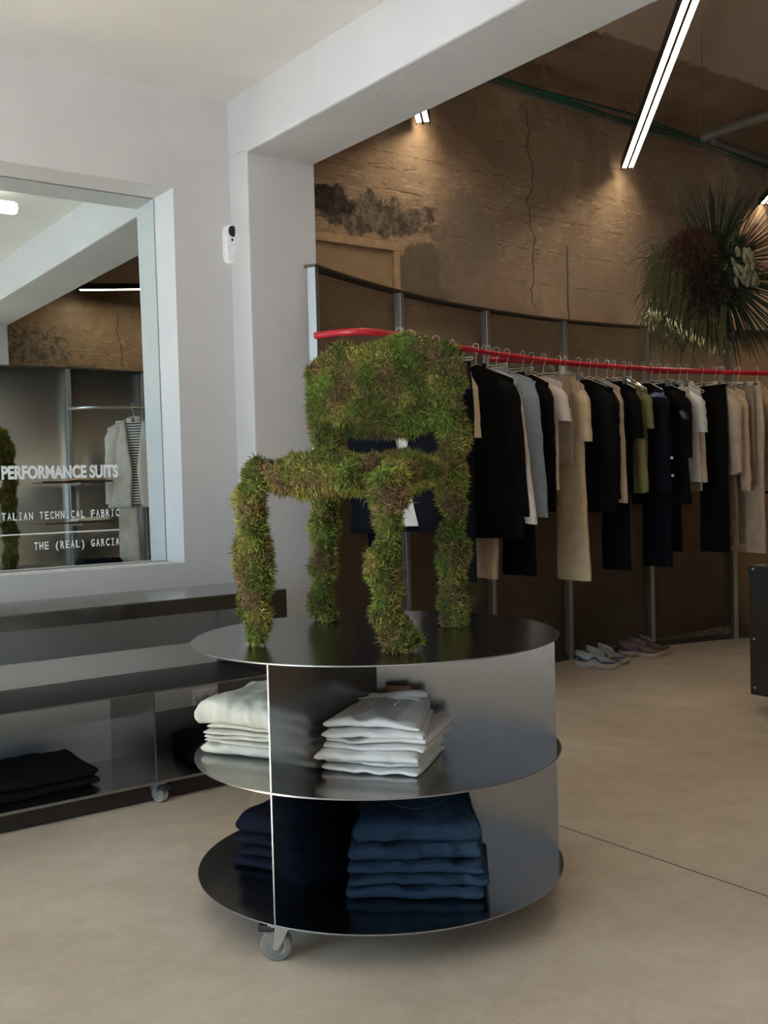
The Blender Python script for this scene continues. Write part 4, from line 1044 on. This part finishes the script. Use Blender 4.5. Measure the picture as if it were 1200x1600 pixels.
legs('trousers', 'long cream trousers hanging lowest in the middle of the rail', 'trousers', F['cream'], on_rail(4.575), -92, 0.575, 0.10, 0.13, off=0.06, seed=17, skew=0.03)
top_at(4.657, -106, 'cream t-shirt', 't_shirt', 'cream t-shirt just right of the long cream trousers', 't-shirt', F['cream'], hw=0.208, length=0.64, sl='short', seed=18, sleeve_len=0.30)
top_at(4.766, -81, 'first black jacket right of the cream t-shirt', 'jacket', 'black jacket directly right of the cream t-shirt', 'jacket', F['black'], hw=0.222, length=0.80, hem=0.24, th=0.05, sl='long', seed=19, sleeve_len=0.66, r0=0.085)
top_at(4.86, -98, 'second black jacket', 'jacket', 'second black jacket, just left of the narrow beige sweater', 'jacket', F['black'], hw=0.218, length=0.78, hem=0.235, th=0.045, sl='long', seed=20, sleeve_len=0.64, r0=0.085)
top_at(4.954, -96, 'beige long sleeved top', 'sweater', 'beige long sleeved top between the black jackets and black t-shirt', 'sweater', F['sand'], hw=0.208, length=0.70, hem=0.21, th=0.03, sl='long', seed=21, sleeve_len=0.67, r0=0.06)
H(5.03, -90, 'black trousers below the beige top', True, (0.03, 0.14))
legs('trousers', 'black trousers reaching lower than the beige long sleeved top', 'trousers', F['black'], on_rail(5.03), -90, 0.60, 0.10, 0.11, off=0.05, seed=22)
top_at(5.125, -100, 'black t-shirt left of the olive one', 't_shirt', 'black t-shirt directly left of the olive t-shirt', 't-shirt', F['black'], hw=0.208, length=0.70, sl='short', seed=23, sleeve_len=0.28)
top_at(5.282, -111, 'olive t-shirt', 't_shirt', 'olive green t-shirt with short sleeve', 't-shirt', F['olive'], hw=0.2, length=0.66, sl='short', seed=24, sleeve_len=0.22)
top_at(5.225, -104, 'olive long sleeved top', 'sweater', 'olive green long sleeved top hanging under the olive t-shirt', 'sweater', F['olive'], hw=0.178, length=0.70, hem=0.19, th=0.03, sl='long', seed=25, sleeve_len=0.62, r0=0.055)
bt_ = [(0.262, 0.01, -0.60), (0.268, 0.01, -0.71)]
top_at(5.391, -104, 'dark denim jacket', 'jacket', 'dark navy denim jacket with two pale buttons at the cuff', 'jacket', F['denimdark'], hw=0.218, length=0.70, hem=0.235, th=0.05, sl='long', seed=26, sleeve_len=0.60, r0=0.08, buttons=bt_)
H(5.47, -96, 'dark navy jeans', True, (0.0, 0.14))
legs('trousers', 'dark navy jeans hanging below the denim jacket', 'trousers', F['denimdark'], on_rail(5.47), -96, 0.59, 0.115, 0.125, off=0.03, seed=27)
top_at(5.55, -95, 'black coat right of the denim jacket', 'coat', 'black coat between the denim jacket and the white t-shirt', 'coat', F['black'], hw=0.22, length=0.78, hem=0.25, th=0.05, sl='long', seed=28, sleeve_len=0.40, r0=0.09)
H(5.63, -95, 'hidden black trousers', True, (0.06, 0.16))
legs('trousers', 'black trousers just showing under the second black coat', 'trousers', F['black'], on_rail(5.63), -95, 0.68, 0.09, 0.10, off=0.0, seed=29)
top_at(5.742, -103, 'white t-shirt on the right half', 't_shirt', 'pinkish white t-shirt on the right half of the rail', 't-shirt', F['white'], hw=0.2, length=0.64, sl='short', seed=30, sleeve_len=0.24)
top_at(5.80, -110, 'narrow beige shirt with pale collar', 'shirt', 'narrow pale beige shirt with collar, left of the black trousers', 'shirt', F['sand'], hw=0.165, length=0.70, hem=0.17, th=0.025, sl='long', seed=31, sleeve_len=0.58, r0=0.05, collar=F['white'])
H(5.93, -94, 'black trousers left of the beige jacket', True, (0.02, 0.15))
legs('trousers', 'black trousers directly left of the beige denim jacket', 'trousers', F['black'], on_rail(5.93), -94, 0.66, 0.105, 0.12, off=0.09, seed=32, hip=1.05)
top_at(6.047, -107, 'beige denim jacket', 'jacket', 'beige denim jacket with seams on the right half of the rail', 'jacket', F['sand'], hw=0.218, length=0.60, hem=0.225, th=0.05, sl='long', seed=33, sleeve_len=0.50, r0=0.08, collar=F['sand'])
top_at(6.13, -101, 'beige sweatshirt', 'sweater', 'beige sweatshirt with ribbed cuff, right behind the denim jacket', 'sweater', F['beige'], hw=0.205, length=0.60, hem=0.215, th=0.04, sl='long', seed=34, sleeve_len=0.63, r0=0.065, cuff=True)
H(6.215, -104, 'taupe shorts at the right edge', True, (-0.1, 0.12))
legs('shorts', 'taupe shorts clipped at the right edge of the photo', 'shorts', F['taupe'], on_rail(6.215), -104, 1.23, 0.19, 0.205, seed=35, hip=1.02)
legs('trousers', 'taupe trousers seen low behind the beige denim jacket', 'trousers', F['taupe'], on_rail(6.10), -95, 0.70, 0.12, 0.14, off=0.0, seed=38); H(6.10, -95, 'low taupe trousers', True, (-0.06, 0.06))
H(6.27, -100, 'wide beige trousers at the right edge', True, (0.0, 0.15))
legs('trousers', 'wide beige trousers at the right edge, above the dark cart', 'trousers', F['sand'], on_rail(6.27), -100, 0.64, 0.14, 0.16, off=0.06, seed=36)
top_at(6.44, -112, 'beige shirt at the edge', 'shirt', 'beige long sleeved shirt cut by the right edge of the photo', 'shirt', F['beige'], hw=0.21, length=0.72, sl='long', seed=37, collar=F['beige'])
top_at(6.54, -104, 'black jacket at the edge', 'jacket', 'black jacket last on the rail at the right edge', 'jacket', F['black'], hw=0.22, length=0.74, sl='long', seed=39)

# pale suit in the mirror
ms = (3.4612, 0.6656); zm = 1.9466; md_ = 212
G2 = 'clothes on the steel rail in the mirror'
hanger(ms, math.radians(md_), 'wire hanger with the pale linen suit, seen in the mirror', z=zm, group=G2)
def m_stripe():
    b = NB('striped_jersey'); x, y, z = b.sep(b.obj()); fr = b.math('FRACT', b.math('DIVIDE', z, 0.022))
    b.col(b.mix(b.math('LESS_THAN', fr, 0.45), (0.62, 0.60, 0.57), (0.02, 0.025, 0.045))); b.set(Roughness=0.9); return b.m
topwear('t_shirt', 'striped t-shirt under the pale suit jacket, seen in the mirror', 't-shirt', m_stripe(), ms, md_, hw=0.185, length=0.70, hem=0.19, th=0.03, sl=None, seed=41, z=zm, group=G2)
topwear('blazer', 'pale linen suit jacket hanging open over a striped t-shirt, seen in the mirror', 'blazer', F['linen'], ms, md_, hw=0.215, length=0.72, hem=0.235, th=0.05, sl='long', seed=42, z=zm, gap=lambda s: 0.07 * (1 - 1.3 * s) if s < 0.6 else 0.02 + 0.05 * (s - 0.6), collar=F['linen'], group=G2)
legs('trousers', 'pale linen suit trousers under the suit jacket, seen in the mirror', 'trousers', F['linen'], (3.4825, 0.6709), md_ + 8, 0.6685, 0.075, 0.085, off=0.10, seed=43, z=zm, group=G2)
for k, (w, mt, lab) in enumerate(((3.6423, 'sand', 'beige jacket behind the pale suit, seen in the mirror'), (3.7914, 'stone', 'stone coloured jacket behind the beige one, seen in the mirror'))):
    y = 0.66 - 0.25 * (w - 3.46)
    hanger((w, y), math.radians(md_ + 25), 'wire hanger with the ' + lab.split(' behind')[0] + ', seen in the mirror', z=zm, group=G2)
    topwear('jacket', lab, 'jacket', F[mt], (w, y), md_ + 25, hw=0.21, length=0.72, sl='long', seed=44 + k, z=zm, group=G2)

# ------------------------------------------------------------------ sneakers
def sneaker(label, heel, toe, mats, seed, mirror=1, group=None):
    hv, tv = Vector(heel), Vector(toe); d = tv - hv; L = 0.275; a = math.atan2(d.y, d.x)
    t = thing('sneaker', label, 'shoe', (hv.x, hv.y, FZ), a, group)
    up, sole, acc, lace = mats
    xs = np.linspace(0, 1, 26)
    def hwid(u): return (0.034 + 0.018 * math.sin(min(1, u / 0.75) * PI * 0.5) - 0.010 * math.exp(-((u - 0.42) / 0.16) ** 2)) * (math.sqrt(max(0.02, 1 - ((u - 0.78) / 0.225) ** 2)) if u > 0.78 else 1) * (math.sqrt(max(0.05, 1 - ((0.1 - u) / 0.105) ** 2)) if u < 0.1 else 1)
    def bend(u): return mirror * 0.012 * math.sin(u * PI)
    def spring(u): return 0.016 * max(0, (u - 0.78) / 0.22) ** 2 + 0.006 * max(0, (0.08 - u) / 0.08)
    rings = []
    for u in xs:
        w = hwid(u) + 0.004; b0 = spring(u); hh = 0.034 - 0.008 * u; ring = []
        for (sy, zz) in ((-1, 0.0), (-1.06, 0.3), (-1.05, 0.8), (-0.97, 1.0), (0.97, 1.0), (1.05, 0.8), (1.06, 0.3), (1, 0.0)):
            zq = b0 + hh * zz
            if zz == 0 and 0.36 < u < 0.5: zq += 0.008
            ring.append((u * L, bend(u) + sy * w, zq))
        rings.append(ring)
    MB().loft(rings).build('sole', sole, t, smooth=50)
    def hgt(u):
        return float(np.interp(u, [0, 0.06, 0.2, 0.3, 0.42, 0.6, 0.78, 0.92, 1.0], [0.088, 0.098, 0.084, 0.090, 0.092, 0.070, 0.052, 0.042, 0.022]))
    rings = []
    for u in np.linspace(0.01, 0.985, 30):
        w = hwid(u); zb = 0.030 - 0.008 * u + spring(u); top = zb + hgt(u) - 0.03 + 0.004; ring = []
        for k in range(17):
            q = PI * k / 16; y = w * sgnp(math.cos(q), 0.55 if u > 0.3 else 0.4) * (1 - 0.22 * math.sin(q)); z = zb + (top - zb) * sgnp(math.sin(q), 0.8)
            if u < 0.30 and k in (6, 7, 8, 9, 10): z -= 0.030 * (1 if 7 <= k <= 9 else 0.5) * min(1, (u - 0.01) * 14) * (1 - max(0, (u - 0.24) / 0.06))
            ring.append((u * L, bend(u) + y, z))
        rings.append(ring)
    MB().loft(rings).build('upper', up, t, smooth=60)
    mb = MB(); mb.tube([(u * L, bend(u), hgt(u) + 0.006 + (0.016 if u < 0.34 else 0) ) for u in (0.29, 0.36, 0.45, 0.58, 0.66)], [0.012, 0.016, 0.016, 0.014, 0.006], 10)
    mb.build('tongue', up, t, smooth=60)
    for k in range(5):
        u = 0.36 + 0.065 * k; mb = MB()
        mb.tube([(u * L, bend(u) + y, hgt(u) + 0.012 - 9.0 * y * y) for y in np.linspace(-0.022, 0.022, 7)], 0.0032, 6).build('lace', lace, t)
    def patch(pts, nm_):
        for sy in (-1, 1):
            rings = []
            for (u, z0, z1) in pts:
                w = hwid(u); a0 = (u * L, bend(u) + sy * (w * 1.015 + 0.0012) * (1 - 0.0), z0); a1 = (u * L, bend(u) + sy * (w * (1.0 - 0.16 * max(0, (z1 - 0.05) / 0.05)) + 0.003), z1)
                rings.append([a0, a1, (a1[0], a1[1] - sy * 0.004, a1[2]), (a0[0], a0[1] - sy * 0.004, a0[2])])
            MB().loft(rings).build(nm_, acc, t, smooth=50)
    patch([(0.02, 0.036, 0.062), (0.1, 0.034, 0.066), (0.2, 0.033, 0.052), (0.3, 0.032, 0.044)], 'heel_overlay')
    patch([(0.30, 0.033, 0.040), (0.40, 0.050, 0.060), (0.50, 0.052, 0.066), (0.58, 0.033, 0.048)], 'side_stripe')
    patch([(0.60, 0.030, 0.040), (0.74, 0.029, 0.044), (0.86, 0.031, 0.044), (0.95, 0.036, 0.042)], 'toe_guard')
    return t
sil = plain('silver_mesh', (0.27, 0.265, 0.26), 0.45, 0.25); solew = plain('cream_rubber', (0.34, 0.29, 0.225), 0.6); accb = plain('slate_blue_overlay', (0.045, 0.058, 0.08), 0.5, 0.2)
bru = plain('mauve_brown_mesh', (0.115, 0.07, 0.06), 0.6); brs = plain('pale_brown_rubber', (0.33, 0.24, 0.19), 0.6); bra = plain('dark_plum_overlay', (0.07, 0.035, 0.035), 0.5); brl = plain('taupe_lace', (0.20, 0.15, 0.13), 0.8)
lw = plain('white_lace', (0.40, 0.37, 0.33), 0.8)
GS = 'sneakers under the clothes rail'
sneaker('silver and blue running shoe nearest the viewer, left of its pair', (4.6911, 4.4026), (4.7923, 4.1453), (sil, solew, accb, lw), 1, 1, GS)
sneaker('silver and blue running shoe, right hand and farther one of the pale pair', (4.8694, 4.4797), (4.9706, 4.2243), (sil, solew, accb, lw), 2, -1, GS)
sneaker('brown running shoe, left and nearer one of the dark pair', (5.1633, 4.4748), (5.2645, 4.2195), (bru, brs, bra, brl), 3, 1, GS)
sneaker('brown running shoe, right hand and farther one of the dark pair', (5.2983, 4.5134), (5.4043, 4.2628), (bru, brs, bra, brl), 4, -1, GS)

# ------------------------------------------------------------------ dark steel cart at the right edge
kt = thing('steel_cart', 'dark steel cart on casters cut by the right edge', 'cart', (4.3945, 2.9942, FZ))
MB().box(0, 0.9, -1.1, 0, 0.075, 0.691).build('body', CART, kt, smooth=None, bevel=0.003)
MB().box(-0.004, 0.904, -1.104, 0.004, 0.691, 0.697).build('top', STEEL_FLAT, kt, smooth=None)
MB().box(0.05, 0.85, -1.05, -0.06, 0.062, 0.075).build('base_rail', CART, kt, smooth=None)
for z in (0.681, 0.345, 0.11):
    for y in (-0.025, -0.55): MB().cyl((-0.003, y, z), (0.001, y, z), 0.006, 10).build('rivet', ZINC, kt)
for (x, y) in ((0.08, -0.12), (0.8, -0.12), (0.08, -0.98), (0.8, -0.98)):
    caster(kt, x, y, 0.6, 0.062, False, 0.05)

# ------------------------------------------------------------------ hanging dried flower arrangement
pc = Vector((4.9341, 3.6042, 2.3077))
pt = thing('dried_flower_arrangement', 'large arrangement of palm fronds and dried flowers hanging above the rail', 'plant', tuple(pc))
MB().cyl((0, 0, 0.05), (0, 0, ZR - pc.z), 0.0012, 6).build('suspension_wire', HOUSING, pt)
RV, UP, FW = Vector((0.8023, -0.5964, 0)), Vector((0, 0, 1)), Vector((-0.596, -0.802, 0))   # camera-facing axes: image right, up, towards the camera
def gcol(name, lo, hi, sc=30):
    b = NB(name); b.col(b.ramp(b.noise(b.obj(), sc, 3), [(0.3, lo), (0.7, hi)])); b.set(Roughness=0.7); b.bsdf.inputs['Specular IOR Level'].default_value = 0.2; return b.m
PALM = gcol('dark_palm_leaf', (0.008, 0.013, 0.005), (0.022, 0.03, 0.011)); GRASS = gcol('dried_olive_grass', (0.04, 0.038, 0.013), (0.085, 0.077, 0.03))
RUST = gcol('rust_brown_blooms', (0.03, 0.011, 0.006), (0.075, 0.028, 0.013)); PLUM = gcol('plum_brown_blooms', (0.014, 0.006, 0.006), (0.03, 0.013, 0.011)); SPIKE = gcol('brown_spiky_fan', (0.03, 0.015, 0.008), (0.07, 0.033, 0.017)); POD = gcol('pale_green_pods', (0.10, 0.094, 0.05), (0.17, 0.16, 0.09))
def blade(mb, p0, dirv, L, w, droop, rng, seg=6, face=None):
    d = Vector(dirv).normalized(); p = Vector(p0); s = d.cross(face or FW); s = s.normalized() if s.length > 1e-3 else RV.copy(); V = []
    for k in range(seg + 1):
        t = k / seg; wk = w * (0.5 + 1.2 * t) * (1 - t) ** 0.7 + 0.0004
        nrm = s.cross(d).normalized()
        V += [p - s * wk, p + nrm * wk * 0.35, p + s * wk]
        d = (d + Vector((0, 0, -droop / seg)) + Vector((rng.uniform(-1, 1), rng.uniform(-1, 1), rng.uniform(-1, 1))) * 0.03).normalized(); p = p + d * (L / seg)
    f = []
    for k in range(seg):
        a = 3 * k; f += [(a, a + 1, a + 4, a + 3), (a + 1, a + 2, a + 5, a + 4)]
    mb.add(V, f)
def fan(name, mat, base, a0, a1, n, L, w, droop, seed, spread=0.35):
    rng = random.Random(seed); mb = MB()
    for k in range(n):
        a = math.radians(a0 + (a1 - a0) * (k + rng.uniform(-0.3, 0.3)) / max(1, n - 1))
        d = RV * math.cos(a) + UP * math.sin(a) + FW * rng.uniform(-spread, spread)
        blade(mb, Vector(base) + d * 0.03, d, L * rng.uniform(0.75, 1.08), w, droop, rng)
    return mb.build(name, mat, pt, smooth=60)
fan('palm_frond', PALM, RV * 0.06 + UP * 0.06, 55, 125, 44, 0.40, 0.0055, 0.05, 1)
fan('palm_frond', PALM, RV * 0.10 + UP * -0.05, -95, 10, 64, 0.46, 0.0062, 0.15, 2)
fan('palm_frond', PALM, RV * 0.02 + UP * -0.1, -125, -60, 40, 0.36, 0.006, 0.2, 3)
fan('spiky_fan', SPIKE, RV * 0.14 + UP * 0.05, -30, 75, 90, 0.33, 0.0026, 0.08, 4)
fan('palm_stalk', PALM, RV * -0.05 + UP * 0.12, 100, 118, 3, 0.52, 0.003, 0.0, 12, 0.1)
rng = random.Random(5); mb = MB()
for k in range(760):
    a = math.radians(rng.uniform(105, 250)); st = RV * rng.uniform(-0.30, -0.03) + UP * rng.uniform(-0.24, 0.18) + FW * rng.uniform(-0.08, 0.1)
    d = RV * math.cos(a) * 0.6 + UP * (0.5 * math.sin(a)) + FW * rng.uniform(-0.3, 0.4) + UP * -0.25
    blade(mb, st, d, rng.uniform(0.10, 0.26), 0.0030, 2.2, rng, 7)
for k in range(330):
    st = RV * rng.uniform(-0.31, 0.10) + UP * rng.uniform(-0.30, 0.0) + FW * rng.uniform(-0.05, 0.1)
    blade(mb, st, UP * -1 + RV * rng.uniform(-0.3, 0.25) + FW * rng.uniform(-0.2, 0.2), rng.uniform(0.12, 0.27), 0.0036, 0.4, rng, 6)
mb.build('drooping_grass', GRASS, pt, smooth=60)
def blooms(name, mat, c, r, n, seed, L=0.05):
    rng = random.Random(seed); mb = MB()
    for k in range(n):
        d = Vector((rng.gauss(0, 1), rng.gauss(0, 1), rng.gauss(0, 1))).normalized()
        base = Vector(c) + Vector((d.x * r[0], d.y * r[0], d.z * r[1])) * rng.uniform(0.35, 1.0)
        for q in range(5):
            dd = (d + Vector((rng.uniform(-1, 1), rng.uniform(-1, 1), rng.uniform(-1, 1))) * 0.9)
            blade(mb, base, dd, rng.uniform(0.5, 1) * L, 0.0022, 0.3, rng, 3)
    return mb.build(name, mat, pt, smooth=60)
blooms('rust_blooms', RUST, RV * -0.10 + UP * 0.08 + FW * 0.06, (0.14, 0.13), 700, 6)
blooms('plum_blooms', PLUM, RV * -0.03 + UP * -0.12 + FW * 0.06, (0.14, 0.14), 520, 7)
blooms('dark_core', PALM, RV * 0.06 + UP * -0.02 + FW * -0.02, (0.21, 0.24), 800, 8, 0.08)
rng = random.Random(9)
for k in range(26):
    c = RV * (0.15 + rng.uniform(-0.065, 0.075)) + UP * (0.015 + rng.uniform(-0.085, 0.075)) + FW * (0.15 + rng.uniform(0, 0.05))
    d = (UP * -1 + RV * rng.uniform(-0.5, 0.7) + FW * rng.uniform(0.0, 0.8)).normalized(); L = rng.uniform(0.05, 0.085)
    MB().tube([c - d * L * 0.1, c + d * L * 0.15, c + d * L * 0.6, c + d * L, c + d * L * 1.06], [0.005, 0.011, 0.013, 0.010, 0.004], 10).build('seed_pod', POD, pt, smooth=70)
